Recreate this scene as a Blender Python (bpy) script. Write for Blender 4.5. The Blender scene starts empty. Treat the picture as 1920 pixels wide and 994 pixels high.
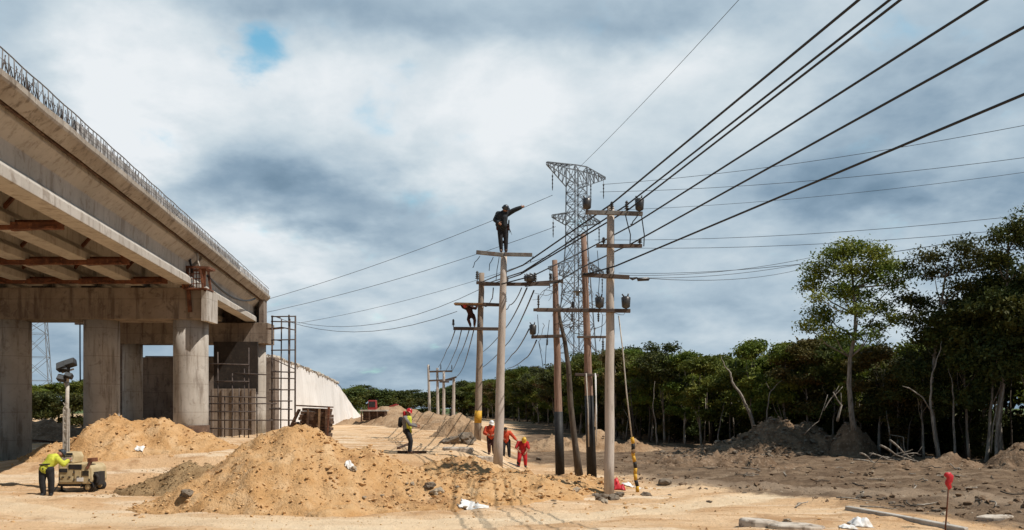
import bpy, math, random
import numpy as np
from mathutils import Vector, noise, Matrix
random.seed(7)
SC = bpy.context.scene
COL = SC.collection
F = 1663.0; HZ = 765.0; CAMZ = 2.7
R = math.radians

# ------------------------------------------------------------------ basics
def P(px, py, Y):
    return Vector(((px-960)*Y/F, Y, CAMZ+(HZ-py)*Y/F))
def sstep(x, a, b):
    t = min(1, max(0, (x-a)/(b-a))); return t*t*(3-2*t)
def fbm(x, y, z=0.0, o=4, H=.9, l=2.1):
    return noise.fractal(Vector((x, y, z)), H, l, o)

def base_z(x, y):
    p = 1.05*sstep(y, 28.0, 33.5)*(1-sstep(x, -2.4, 1.0))*(.25+.75*sstep(x, -24, -15))
    fr = 0.95*sstep(y, 50, 110)
    z = p+(1-p/1.05)*fr
    far = sstep(y, 140, 260)
    z += (fbm(x*.11, y*.11, 3.3)*.16+fbm(x*.5, y*.5, 9.1)*.06)*(1-far)
    if 12 < y < 70 and -40 < x < 40:
        z += abs(fbm(x*1.3, y*1.3, 1.7, 3))*.05-.02
        xa = min(9.0, max(-17.0, x)); da = y-(20.5+.043*(xa+4.5)**2)
        for o_ in (-.85, .85, 2.4, 4.0): z -= .05*math.exp(-((da-o_)/.16)**2)*(1+.3*math.sin(x*9))-.018*math.exp(-((abs(da-o_)-.30)/.10)**2)
        db = (x-6.0)*.72+(y-33)*.69; 
        for o_ in (-.8, .8): z -= .07*math.exp(-((db-o_)/.2)**2)*(1+.3*math.sin(x*7+y*7))-.03*math.exp(-((abs(db-o_)-.36)/.14)**2)
        dk = dark_mask(x, y)
        z += dk*(fbm(x*.7, y*.9, 5.0, 4)*.13+abs(fbm(x*1.9, y*1.9, 2.0, 4))*.10)
    return z
def dark_mask(x, y):  # dark soil area, its edge drawn along the boundary of the shade
    lim = 11.0-(y-21)*.46
    if y > 45: lim = max(lim, 0.0)
    n = fbm(x*.35, y*.35, 8.0, 3)*1.6
    return sstep(x+n, lim-.8, lim+1.4)*sstep(y, 14, 20)*(1-sstep(y, 90, 130))

# heaps: list of lobes (x, y, height, rx, ry, power)
def lobes_h(lobes, x, y, seed, rough):
    h = 0.0
    n1 = fbm(x*.55, y*.55, seed, 3)*.28
    for (cx, cy, hh, rx, ry, pw) in lobes:
        d = math.hypot((x-cx)/rx, (y-cy)/ry)*(1+n1*.55)
        if d < 1.0:
            v = hh*(1-d**pw)**1.15 if pw != 1 else hh*(1-d)
            h = max(h, v) if abs(h-v) > .25 else max(h, v)+(.25-abs(h-v))**2
    if h > 0:
        e = min(1, h/.35)
        h += e*rough*(fbm(x*1.1, y*1.1, seed+4, 4)*.20-abs(fbm(x*2.6, y*1.1, seed+7, 3))*.13+fbm(x*4.0, y*4.0, seed, 3)*.08+abs(fbm(x*9, y*9, seed+2, 2))*.06-abs(fbm(x*5.5, y*1.2, seed+9, 2))*.05)
    return h
HEAPS = []
def heap_at(x, y):
    h = 0
    for hp in HEAPS:
        (x0, x1, y0, y1) = hp['box']
        if x0 < x < x1 and y0 < y < y1:
            h = max(h, lobes_h(hp['lobes'], x, y, hp['seed'], hp['rough']))
    return h
def HT(x, y): return base_z(x, y)+heap_at(x, y)
def on_ground(px, py, heaps=True, y0=16.0, y1=320):
    """the point of the ground seen at a pixel of the photograph"""
    Y = y0; prev = None
    fn = HT if heaps else base_z
    while Y < y1:
        p = P(px, py, Y)
        if p.z <= fn(p.x, p.y): 
            return Vector((p.x, p.y, fn(p.x, p.y)))
        Y += max(.05, Y*.002)
    p = P(px, py, y1); return p

ORG = {}
def tag(o, label=None, cat=None, group=None, kind=None):
    if label: o['label'] = label
    if cat: o['category'] = cat
    if group: o['group'] = group
    if kind: o['kind'] = kind
    return o
def empty(name, loc, label, cat, group=None):
    o = bpy.data.objects.new(name, None); COL.objects.link(o)
    o.empty_display_size = .2; o.location = loc
    ORG[o.name] = Vector(loc)
    return tag(o, label, cat, group)

class MB:
    """collects shapes in world space and links them as one mesh object"""
    def __init__(s): s.v = []; s.f = []; s.sm = []
    def add(s, vs, fs, smooth=False):
        n = len(s.v); s.v.extend([tuple(v) for v in vs]); s.f.extend([tuple(i+n for i in f) for f in fs])
        s.sm.extend([smooth]*len(fs)); return s
    def box(s, c, size, rot=None, taper=1.0):
        hx, hy, hz = size[0]/2, size[1]/2, size[2]/2
        vs = []
        for z in (-1, 1):
            k = 1 if z < 0 else taper
            for (x, y) in ((-1, -1), (1, -1), (1, 1), (-1, 1)):
                vs.append(Vector((x*hx*k, y*hy*k, z*hz)))
        if rot is not None:
            m = rot if isinstance(rot, Matrix) else Matrix.Rotation(rot, 3, 'Z')
            vs = [m @ v for v in vs]
        c = Vector(c)
        return s.add([v+c for v in vs], [(0, 3, 2, 1), (4, 5, 6, 7), (0, 1, 5, 4), (1, 2, 6, 5), (2, 3, 7, 6), (3, 0, 4, 7)])
    def beam(s, p, q, w, h=None, up=(0, 0, 1)):
        p = Vector(p); q = Vector(q); d = (q-p); L = d.length
        if L < 1e-6: return s
        d /= L; up = Vector(up)
        if abs(d.dot(up)) > .98: up = Vector((0, 1, 0))
        a = d.cross(up).normalized(); b = a.cross(d).normalized(); h = h or w
        vs = []
        for e in (p, q):
            for (i, j) in ((-1, -1), (1, -1), (1, 1), (-1, 1)):
                vs.append(e+a*(i*w/2)+b*(j*h/2))
        return s.add(vs, [(0, 1, 2, 3), (7, 6, 5, 4), (0, 4, 5, 1), (1, 5, 6, 2), (2, 6, 7, 3), (3, 7, 4, 0)])
    def tube(s, pts, rad, n=8, caps=True, smooth=True):
        pts = [Vector(p) for p in pts]
        if not hasattr(rad, '__len__'): rad = [rad]*len(pts)
        vs = []; fs = []; a = None
        for i, p in enumerate(pts):
            d = (pts[min(i+1, len(pts)-1)]-pts[max(i-1, 0)])
            d = d.normalized() if d.length > 1e-9 else Vector((0, 0, 1))
            if a is None:
                t = Vector((0, 0, 1)) if abs(d.z) < .9 else Vector((1, 0, 0))
                a = d.cross(t).normalized()
            else:
                a = (a-d*a.dot(d)).normalized()
            b = d.cross(a)
            for k in range(n):
                an = 2*math.pi*k/n
                vs.append(p+(a*math.cos(an)+b*math.sin(an))*rad[i])
        for i in range(len(pts)-1):
            for k in range(n):
                k2 = (k+1) % n
                fs.append((i*n+k, i*n+k2, (i+1)*n+k2, (i+1)*n+k))
        s.add(vs, fs, smooth)
        if caps:
            m = len(s.v)-len(vs)
            s.f.append(tuple(m+k for k in reversed(range(n)))); s.sm.append(False)
            s.f.append(tuple(m+(len(pts)-1)*n+k for k in range(n))); s.sm.append(False)
        return s
    def ball(s, c, r, seg=10, rings=7, rot=None):
        r = (r, r, r) if not hasattr(r, '__len__') else r
        vs = []; fs = []; c = Vector(c)
        for i in range(rings+1):
            th = math.pi*i/rings
            for k in range(seg):
                ph = 2*math.pi*k/seg
                v = Vector((r[0]*math.sin(th)*math.cos(ph), r[1]*math.sin(th)*math.sin(ph), r[2]*math.cos(th)))
                if rot is not None: v = rot @ v
                vs.append(c+v)
        for i in range(rings):
            for k in range(seg):
                k2 = (k+1) % seg
                fs.append((i*seg+k, (i+1)*seg+k, (i+1)*seg+k2, i*seg+k2))
        return s.add(vs, fs, True)
    def loft(s, loops, closed_ring=True, caps=True, smooth=False):
        n = len(loops[0]); vs = [v for l in loops for v in l]; fs = []
        for i in range(len(loops)-1):
            for k in range(n if closed_ring else n-1):
                k2 = (k+1) % n
                fs.append((i*n+k, i*n+k2, (i+1)*n+k2, (i+1)*n+k))
        if caps and closed_ring:
            fs.append(tuple(reversed(range(n)))); fs.append(tuple((len(loops)-1)*n+k for k in range(n)))
        return s.add(vs, fs, smooth)
    def lathe(s, c, prof, n=12):
        c = Vector(c)
        loops = [[c+Vector((r*math.cos(2*math.pi*k/n), r*math.sin(2*math.pi*k/n), z)) for k in range(n)] for (r, z) in prof]
        return s.loft(loops, True, True, True)
    def rock(s, c, r, seed, flat=.7, sub=2, amp=.35):
        vs, fs = ico(sub); c = Vector(c)
        r = (r, r, r*flat) if not hasattr(r, '__len__') else r
        out = []
        for v in vs:
            k = 1+amp*noise.noise(v*1.3+Vector((seed*3.1, seed, 0)))+amp*.4*noise.noise(v*3.1+Vector((0, seed*2, 5)))
            out.append(c+Vector((v.x*r[0]*k, v.y*r[1]*k, v.z*r[2]*k)))
        return s.add(out, fs, False)
    def build(s, name, mat, parent=None, loc=None, fix=True):
        me = bpy.data.meshes.new(name)
        o0 = ORG[parent.name] if parent is not None else Vector(loc if loc is not None else (0, 0, 0))
        me.from_pydata([(v[0]-o0.x, v[1]-o0.y, v[2]-o0.z) for v in s.v], [], s.f)
        me.polygons.foreach_set('use_smooth', s.sm)
        if fix:
            import bmesh
            bm = bmesh.new(); bm.from_mesh(me); bmesh.ops.recalc_face_normals(bm, faces=bm.faces); bm.to_mesh(me); bm.free()
        me.materials.append(mat); me.update()
        o = bpy.data.objects.new(name, me); COL.objects.link(o)
        if parent is not None: o.parent = parent
        else: o.location = o0
        ORG[o.name] = o0
        return o
def bevel(o, w, seg=2):
    m = o.modifiers.new('b', 'BEVEL'); m.width = w; m.segments = seg; m.limit_method = 'ANGLE'; return o
_ICO = {}
def ico(sub):
    if sub in _ICO: return _ICO[sub]
    import bmesh
    bm = bmesh.new(); bmesh.ops.create_icosphere(bm, subdivisions=sub, radius=1)
    r = ([v.co.copy() for v in bm.verts], [tuple(v.index for v in f.verts) for f in bm.faces]); bm.free()
    _ICO[sub] = r; return r
def grid_mesh(name, verts, nx, ny, mat, loc=(0, 0, 0), smooth=True):
    v = np.array(verts, dtype=np.float32)-np.array(loc, dtype=np.float32)
    i = np.arange((nx-1)*(ny-1)); a = (i//(nx-1))*nx+i % (nx-1)
    q = np.stack([a, a+1, a+nx+1, a+nx], 1)
    return np_mesh(name, v, q, mat, loc, smooth)
def np_mesh(name, v, q, mat, loc=(0, 0, 0), smooth=False, parent=None):
    me = np_data(name, v, q, mat, smooth)
    o = bpy.data.objects.new(name, me); COL.objects.link(o)
    if parent is not None: o.parent = parent
    else: o.location = loc
    ORG[o.name] = Vector(loc)
    return o
def np_data(name, v, q, mat, smooth=False):
    me = bpy.data.meshes.new(name); n = len(q); k = q.shape[1]
    me.vertices.add(len(v)); me.vertices.foreach_set('co', np.ascontiguousarray(v, dtype=np.float32).ravel())
    me.loops.add(n*k); me.loops.foreach_set('vertex_index', np.ascontiguousarray(q, dtype=np.int32).ravel())
    me.polygons.add(n); me.polygons.foreach_set('loop_start', np.arange(0, n*k, k, dtype=np.int32))
    me.polygons.foreach_set('use_smooth', np.full(n, smooth))
    me.materials.append(mat); me.update(calc_edges=True); me.validate(); return me
def copy_tree(o, parent=None):
    c = o.copy(); COL.objects.link(c)
    if parent is not None: c.parent = parent
    for ch in list(o.children): copy_tree(ch, c)
    return c

# ------------------------------------------------------------------ materials
class NT:
    def __init__(s, tree): s.t = tree; s.n = tree.nodes; s.l = tree.links
    def new(s, ty, **kw):
        n = s.n.new(ty)
        for k, v in kw.items(): setattr(n, k, v)
        return n
    def put(s, sock, v):
        if hasattr(v, 'is_output'): s.l.new(v, sock)
        else: sock.default_value = v
    def m(s, op, a, b=None, c=None, clamp=False):
        n = s.new('ShaderNodeMath', operation=op); n.use_clamp = clamp
        s.put(n.inputs[0], a)
        if b is not None: s.put(n.inputs[1], b)
        if c is not None: s.put(n.inputs[2], c)
        return n.outputs[0]
    def noise(s, vec, scale, detail=5, rough=.55, dist=0.0, dim='3D', out='Fac'):
        n = s.new('ShaderNodeTexNoise', noise_dimensions=dim)
        if vec is not None: s.l.new(vec, n.inputs['Vector'])
        n.inputs['Scale'].default_value = scale; n.inputs['Detail'].default_value = detail
        n.inputs['Roughness'].default_value = rough; n.inputs['Distortion'].default_value = dist
        return n.outputs[out]
    def ss(s, v, a, b, to0=0.0, to1=1.0):
        n = s.new('ShaderNodeMapRange', interpolation_type='SMOOTHSTEP')
        s.put(n.inputs['Value'], v); n.inputs['From Min'].default_value = a; n.inputs['From Max'].default_value = b
        n.inputs['To Min'].default_value = to0; n.inputs['To Max'].default_value = to1
        return n.outputs['Result']
    def mix(s, f, a, b, mode='MIX'):
        n = s.new('ShaderNodeMix', data_type='RGBA', blend_type=mode)
        s.put(n.inputs['Factor'], f)
        for k, v in ((6, a), (7, b)):
            if hasattr(v, 'is_output'): s.l.new(v, n.inputs[k])
            else: n.inputs[k].default_value = (*v[:3], 1)
        return n.outputs[2]
    def mapping(s, vec, scale=(1, 1, 1), rot=(0, 0, 0), loc=(0, 0, 0)):
        n = s.new('ShaderNodeMapping'); s.l.new(vec, n.inputs['Vector'])
        n.inputs['Scale'].default_value = scale; n.inputs['Rotation'].default_value = rot; n.inputs['Location'].default_value = loc
        return n.outputs[0]
def new_mat(name):
    m = bpy.data.materials.new(name); m.use_nodes = True
    t = NT(m.node_tree); b = m.node_tree.nodes['Principled BSDF']
    return m, t, b
def coords(t, kind='Object'):
    if kind == 'World': return t.new('ShaderNodeNewGeometry').outputs['Position']
    return t.new('ShaderNodeTexCoord').outputs[kind]
def add_bump(t, b, h, strength, dist):
    n = t.new('ShaderNodeBump'); n.inputs['Strength'].default_value = strength; n.inputs['Distance'].default_value = dist
    t.l.new(h, n.inputs['Height']); t.l.new(n.outputs[0], b.inputs['Normal']); return n
def mat(name, c1, c2=None, scale=3, rough=.85, bump=0, bscale=30, metal=0, c3=None, s3=12, a3=.6, kind='Object', stretch=(1, 1, 1), spec=.3, dist=.02):
    m, t, b = new_mat(name)
    v = coords(t, kind); vs = t.mapping(v, stretch) if stretch != (1, 1, 1) else v
    col = None
    if c2 is not None:
        n = t.noise(vs, scale, 6, .6)
        col = t.mix(t.ss(n, .35, .65), c1, c2)
    if c3 is not None:
        n3 = t.noise(vs, s3, 5, .65)
        col = t.mix(t.m('MULTIPLY', t.ss(n3, .52, .66), a3), col if col is not None else c1, c3)
    if col is not None: t.l.new(col, b.inputs['Base Color'])
    else: b.inputs['Base Color'].default_value = (*c1, 1)
    b.inputs['Roughness'].default_value = rough; b.inputs['Metallic'].default_value = metal
    b.inputs['Specular IOR Level'].default_value = spec
    if bump: add_bump(t, b, t.noise(v, bscale, 5, .65), bump, dist)
    return m

def sand_mat(name, ground):
    m, t, b = new_mat(name)
    v = coords(t, 'World')
    big = t.noise(v, .22, 4, .55); mid = t.noise(v, 1.3, 6, .62, .4); fine = t.noise(v, 9, 5, .7); tiny = t.noise(v, 34, 3, .7)
    st = t.noise(t.mapping(v, (.35, 1.5, 1)), .8, 6, .62, .6)
    if ground:
        c = t.mix(t.ss(big, .38, .62), (.68, .475, .29), (.585, .375, .205))
        c = t.mix(t.m('MULTIPLY', t.ss(st, .50, .64), .75), c, (.455, .26, .125))
        c = t.mix(t.m('MULTIPLY', t.ss(t.noise(t.mapping(v, (.16, .9, 1)), .9, 5, .6, .3), .53, .64), .7), c, (.76, .62, .45))
    else:
        c = t.mix(t.ss(mid, .36, .64), (.60, .375, .185), (.52, .295, .125))
        c = t.mix(t.m('MULTIPLY', t.ss(t.noise(t.mapping(v, (1.2, 1.2, .5)), 1.1, 5, .6), .52, .66), .6), c, (.68, .475, .275))
    c = t.mix(t.m('MULTIPLY', t.ss(t.noise(t.mapping(v, (1, 1, 1), loc=(3, 7, 1)), .55, 5, .6, .5), .56, .66), .6), c, (.36, .19, .085))
    c = t.mix(t.m('MULTIPLY', t.ss(fine, .54, .70), .55), c, (.29, .165, .08))
    c = t.mix(t.m('MULTIPLY', t.ss(tiny, .60, .72), .5), c, (.19, .11, .055))
    c = t.mix(t.m('MULTIPLY', t.ss(tiny, .34, .26), .45), c, (.68, .54, .37))
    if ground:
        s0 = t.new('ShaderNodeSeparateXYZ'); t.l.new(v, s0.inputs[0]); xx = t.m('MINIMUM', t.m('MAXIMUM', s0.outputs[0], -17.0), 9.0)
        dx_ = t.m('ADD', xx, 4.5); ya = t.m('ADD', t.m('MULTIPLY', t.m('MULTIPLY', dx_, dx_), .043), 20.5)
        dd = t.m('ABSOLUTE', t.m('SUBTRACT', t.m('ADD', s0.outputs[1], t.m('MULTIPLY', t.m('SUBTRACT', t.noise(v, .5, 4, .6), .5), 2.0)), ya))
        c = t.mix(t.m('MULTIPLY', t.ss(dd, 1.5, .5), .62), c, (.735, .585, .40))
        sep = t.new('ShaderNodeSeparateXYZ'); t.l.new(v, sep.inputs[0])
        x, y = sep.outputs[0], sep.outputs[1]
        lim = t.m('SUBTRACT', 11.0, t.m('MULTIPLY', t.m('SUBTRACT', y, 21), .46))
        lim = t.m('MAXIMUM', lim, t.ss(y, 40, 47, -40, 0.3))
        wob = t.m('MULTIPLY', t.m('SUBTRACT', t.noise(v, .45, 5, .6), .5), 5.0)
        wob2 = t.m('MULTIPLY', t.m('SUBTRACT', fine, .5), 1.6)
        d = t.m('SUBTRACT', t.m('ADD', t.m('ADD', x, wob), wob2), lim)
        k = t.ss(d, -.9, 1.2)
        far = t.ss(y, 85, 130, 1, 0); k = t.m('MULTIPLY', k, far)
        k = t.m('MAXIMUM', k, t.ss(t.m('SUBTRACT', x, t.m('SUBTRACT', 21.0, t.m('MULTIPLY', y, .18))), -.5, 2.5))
        dk = t.mix(t.ss(mid, .35, .65), (.205, .14, .088), (.115, .074, .046))  # dark topsoil colour that also paints in the shade on this side
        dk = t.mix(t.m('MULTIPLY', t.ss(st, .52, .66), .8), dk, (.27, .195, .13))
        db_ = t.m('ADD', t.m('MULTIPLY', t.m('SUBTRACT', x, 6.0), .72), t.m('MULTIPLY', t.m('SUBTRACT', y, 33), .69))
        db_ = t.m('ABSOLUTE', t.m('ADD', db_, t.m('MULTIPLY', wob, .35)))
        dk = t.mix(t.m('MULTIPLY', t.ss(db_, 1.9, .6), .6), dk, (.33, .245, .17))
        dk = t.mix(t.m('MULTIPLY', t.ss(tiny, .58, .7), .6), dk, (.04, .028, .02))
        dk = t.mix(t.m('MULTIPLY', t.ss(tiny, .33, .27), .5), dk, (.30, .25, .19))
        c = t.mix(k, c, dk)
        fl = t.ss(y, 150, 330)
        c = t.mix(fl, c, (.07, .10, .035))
    t.l.new(c, b.inputs['Base Color']); b.inputs['Roughness'].default_value = .95; b.inputs['Specular IOR Level'].default_value = .12
    h = t.m('ADD', t.m('ADD', t.m('MULTIPLY', mid, .9), t.m('MULTIPLY', fine, .55)), t.m('MULTIPLY', tiny, .22))
    add_bump(t, b, h, .85, .14 if ground else .16)
    return m
M = {}
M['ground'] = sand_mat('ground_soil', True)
M['sand'] = sand_mat('heaped_sand', False)
M['earth'] = mat('dark_earth', (.235, .158, .10), (.14, .09, .055), 1.2, .95, .9, 7, c3=(.34, .255, .18), s3=6, a3=.7, spec=.1, dist=.12)
M['greysand'] = mat('grey_sand', (.33, .225, .12), (.25, .16, .08), 1.5, .95, .9, 9, c3=(.17, .10, .05), s3=14, a3=.6, spec=.1, dist=.10)
M['ridge'] = mat('pale_ridge_soil', (.42, .29, .18), (.29, .18, .10), .9, .95, .9, 5, c3=(.22, .13, .075), s3=4, a3=.7, spec=.1, dist=.15)

def concrete_mat(name, c, dark, light, streak=True, amount=.7, joints=.5):
    m, t, b = new_mat(name); v = coords(t, 'World')
    n1 = t.noise(v, .7, 6, .6, .3); n2 = t.noise(v, 5, 5, .65); n3 = t.noise(t.mapping(v, (1.6, 1.6, .18)), 2.2, 5, .65, .2)
    col = t.mix(t.ss(n1, .36, .66), c, light)
    col = t.mix(t.m('MULTIPLY', t.ss(n3, .48, .68), amount), col, dark)
    col = t.mix(t.m('MULTIPLY', t.ss(t.noise(v, 1.7, 6, .7, .8), .55, .66), .55), col, dark)
    col = t.mix(t.m('MULTIPLY', t.ss(t.noise(t.mapping(v, loc=(9, 2, 5)), 2.6, 6, .7, .5), .57, .66), .5), col, light)
    col = t.mix(t.m('MULTIPLY', t.ss(n2, .56, .72), .45), col, dark)
    sep = t.new('ShaderNodeSeparateXYZ'); t.l.new(v, sep.inputs[0])
    # casting joints every 1.2 m up
    fr = t.m('FRACT', t.m('MULTIPLY', sep.outputs[2], 1/1.25))
    j = t.m('MULTIPLY', t.m('LESS_THAN', fr, .02), joints)
    col = t.mix(j, col, dark)
    t.l.new(col, b.inputs['Base Color']); b.inputs['Roughness'].default_value = .88; b.inputs['Specular IOR Level'].default_value = .2
    h = t.m('ADD', t.m('MULTIPLY', n2, .5), t.noise(v, 28, 4, .7))
    add_bump(t, b, h, .35, .02)
    return m
M['conc'] = concrete_mat('bare_concrete', (.40, .36, .31), (.19, .155, .125), (.49, .45, .40), amount=.8)
M['girder'] = concrete_mat('girder_concrete', (.41, .375, .33), (.23, .185, .145), (.485, .445, .395), amount=.6, joints=0.0)
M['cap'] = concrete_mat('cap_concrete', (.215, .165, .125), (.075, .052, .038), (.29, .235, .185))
M['clod'] = mat('sand_clod', (.58, .365, .18), (.48, .275, .12), 5, .95, .6, 20, c3=(.62, .47, .29), s3=8, spec=.1)
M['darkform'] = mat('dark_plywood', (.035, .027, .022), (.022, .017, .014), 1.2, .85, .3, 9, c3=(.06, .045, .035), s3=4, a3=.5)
M['deck'] = concrete_mat('deck_concrete', (.32, .275, .225), (.11, .08, .056), (.43, .385, .33), joints=0.0)
M['old'] = concrete_mat('stained_concrete', (.19, .145, .115), (.07, .05, .04), (.27, .22, .18))
M['wall'] = mat('pale_sheet_concrete', (.74, .705, .665), (.65, .615, .575), .5, .85, .35, 1.5, c3=(.54, .50, .45), s3=3.0, a3=.5, kind='World', stretch=(1, 1, .25), dist=.1)
M['rubble'] = mat('coping_rubble', (.45, .40, .33), (.30, .25, .20), 2, .95, .8, 9, c3=(.62, .57, .5), s3=6)
M['rust'] = mat('rusty_steel', (.165, .062, .030), (.075, .030, .018), 3, .85, .5, 20, c3=(.27, .115, .055), s3=9, a3=.7)
M['rebar'] = mat('weathered_rebar', (.10, .075, .062), (.055, .042, .038), 5, .8, .3, 40)
M['rail'] = mat('galvanized_bar', (.20, .19, .185), (.12, .11, .105), 5, .7, .2, 40)
M['mesh'] = mat('parapet_cage_concrete', (.60, .60, .60), (.24, .225, .215), 4, .9, .6, 20, c3=(.10, .095, .09), s3=9, a3=.8, kind='World', stretch=(1, 1, .35))
M['steel'] = mat('galvanised_steel', (.20, .22, .24), (.13, .145, .16), 2, .6, 0, metal=.3)
M['black'] = mat('black_sheath', (.012, .013, .015), rough=.5)
M['wire'] = mat('aluminium_wire', (.10, .11, .125), rough=.6)
M['tar'] = mat('tar_coating', (.012, .011, .011), (.022, .02, .018), 6, .6, .3, 20)
M['polec'] = mat('concrete_pole', (.50, .44, .385), (.40, .34, .29), 1.5, .88, .25, 24, c3=(.29, .24, .20), s3=5, a3=.6, stretch=(2, 2, .4))
M['polew'] = mat('weathered_wood_pole', (.34, .27, .21), (.24, .185, .14), 2.5, .9, .5, 12, c3=(.14, .085, .055), s3=5, a3=.7, stretch=(6, 6, .35))
M['poler'] = mat('reddish_wood_pole', (.30, .195, .145), (.20, .125, .09), 2.5, .9, .5, 12, c3=(.13, .065, .045), s3=5, a3=.7, stretch=(6, 6, .35))
M['arm'] = mat('weathered_crossarm', (.12, .088, .066), (.065, .048, .04), 3, .85, .5, 14, stretch=(.3, 3, 3))
M['armgrey'] = mat('grey_channel_crossarm', (.20, .19, .17), (.11, .095, .085), 3, .7, .3, 14, c3=(.13, .07, .045), s3=5)
M['porcelain'] = mat('dark_insulator', (.028, .026, .026), (.05, .045, .04), 8, .35, spec=.5)
M['wood'] = mat('raw_timber', (.30, .19, .105), (.20, .12, .065), 3, .9, .4, 16, c3=(.10, .06, .035), s3=7)
M['form'] = mat('dirty_formwork', (.10, .055, .033), (.055, .03, .02), 2, .9, .6, 14, c3=(.22, .14, .09), s3=6, a3=.7)
M['bark'] = mat('pale_bark', (.36, .315, .26), (.20, .165, .13), 3, .95, .6, 12, c3=(.09, .07, .055), s3=6, a3=.7, stretch=(3, 3, .6))
M['barkd'] = mat('dark_bark', (.11, .088, .066), (.06, .046, .036), 3, .95, .6, 12, stretch=(3, 3, .6))
M['rock'] = mat('limestone', (.42, .345, .255), (.30, .235, .165), 3, .95, .7, 9, c3=(.16, .11, .075), s3=6)
M['rockd'] = mat('soil_covered_stone', (.21, .165, .12), (.12, .09, .065), 3, .95, .7, 9, c3=(.32, .27, .21), s3=6)
M['pale'] = mat('pale_slab', (.55, .48, .40), (.40, .33, .26), 2, .92, .6, 9, c3=(.15, .11, .08), s3=5, a3=.8)
M['kerb'] = mat('kerb_concrete', (.50, .455, .395), (.38, .34, .29), 2, .9, .4, 20, c3=(.25, .2, .16), s3=7)
M['white'] = mat('white_plastic', (.74, .72, .69), (.62, .59, .55), 4, .6, .3, 9, c3=(.42, .34, .25), s3=5, a3=.6)
M['redbag'] = mat('red_plastic', (.55, .03, .035), (.40, .02, .03), 5, .45, .3, 9)
M['yellow'] = mat('yellow_paint', (.62, .36, .035), (.50, .26, .03), 5, .6)
M['tan'] = mat('tan_paint', (.50, .40, .235), (.41, .31, .17), 3, .6, .2, 20, c3=(.30, .21, .12), s3=9, a3=.35)
M['rubber'] = mat('black_rubber', (.018, .017, .017), (.035, .03, .026), 5, .85)
M['dark'] = mat('black_steel', (.016, .016, .018), (.03, .028, .028), 5, .6)
M['glass'] = mat('lamp_glass', (.10, .11, .12), rough=.12, spec=.6)
M['machine'] = mat('red_machine_paint', (.33, .045, .038), (.24, .03, .03), 3, .55)
# people
M['skin'] = mat('skin', (.34, .175, .105), (.29, .14, .085), 8, .55)
M['blackcloth'] = mat('black_cloth', (.014, .014, .016), (.026, .025, .027), 9, .9, .4, 14)
M['navycloth'] = mat('dark_jacket_cloth', (.016, .019, .022), (.03, .034, .038), 9, .9, .4, 14)
M['hivis'] = mat('high_visibility_cloth', (.56, .58, .06), (.40, .42, .05), 7, .75, .3, 14)
M['redcloth'] = mat('red_cloth', (.50, .018, .02), (.33, .012, .015), 6, .8, .4, 12)
M['orangecloth'] = mat('orange_cloth', (.58, .075, .025), (.36, .045, .02), 6, .8, .4, 12)
M['greycloth'] = mat('grey_cloth', (.21, .20, .19), (.14, .13, .125), 6, .85, .4, 12)
M['browncloth'] = mat('rust_brown_cloth', (.062, .022, .016), (.035, .014, .012), 6, .85, .4, 12)
M['boot'] = mat('brown_boot', (.13, .07, .045), (.08, .045, .03), 6, .7)
M['yhelm'] = mat('yellow_helmet', (.62, .36, .03), rough=.35, spec=.5)
M['rhelm'] = mat('red_helmet', (.42, .012, .015), rough=.35, spec=.5)
M['dhelm'] = mat('dark_helmet', (.03, .036, .045), rough=.35, spec=.5)
M['whelm'] = mat('white_helmet', (.74, .74, .72), rough=.35, spec=.5)

def leaf_mat(name, ca, cb, cc, trans=.25):
    m, t, b = new_mat(name)
    g = t.new('ShaderNodeNewGeometry'); r = g.outputs['Random Per Island']
    oi = t.new('ShaderNodeObjectInfo').outputs['Random']
    n = t.noise(coords(t, 'Object'), .55, 3, .5)
    col = t.mix(r, ca, cb)
    col = t.mix(t.m('MULTIPLY', t.ss(n, .45, .62), .7), col, cc)
    h = t.new('ShaderNodeHueSaturation'); t.l.new(col, h.inputs['Color'])
    t.l.new(t.m('ADD', .485, t.m('MULTIPLY', oi, .03)), h.inputs['Hue'])
    t.l.new(t.m('ADD', .75, t.m('MULTIPLY', oi, .5)), h.inputs['Value'])
    t.l.new(h.outputs[0], b.inputs['Base Color']); b.inputs['Roughness'].default_value = .6; b.inputs['Specular IOR Level'].default_value = .25
    tr = t.new('ShaderNodeBsdfTranslucent'); t.l.new(h.outputs[0], tr.inputs['Color'])
    mx = t.new('ShaderNodeMixShader'); mx.inputs[0].default_value = trans
    t.l.new(b.outputs[0], mx.inputs[1]); t.l.new(tr.outputs[0], mx.inputs[2])
    t.l.new(mx.outputs[0], m.node_tree.nodes['Material Output'].inputs['Surface'])
    return m
M['leaf'] = leaf_mat('broad_leaves', (.068, .095, .014), (.135, .165, .022), (.23, .22, .032))
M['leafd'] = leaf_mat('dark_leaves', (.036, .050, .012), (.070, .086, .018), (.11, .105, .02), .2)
M['leafb'] = leaf_mat('dry_leaves', (.075, .068, .018), (.115, .095, .022), (.13, .075, .022), .2)
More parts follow.
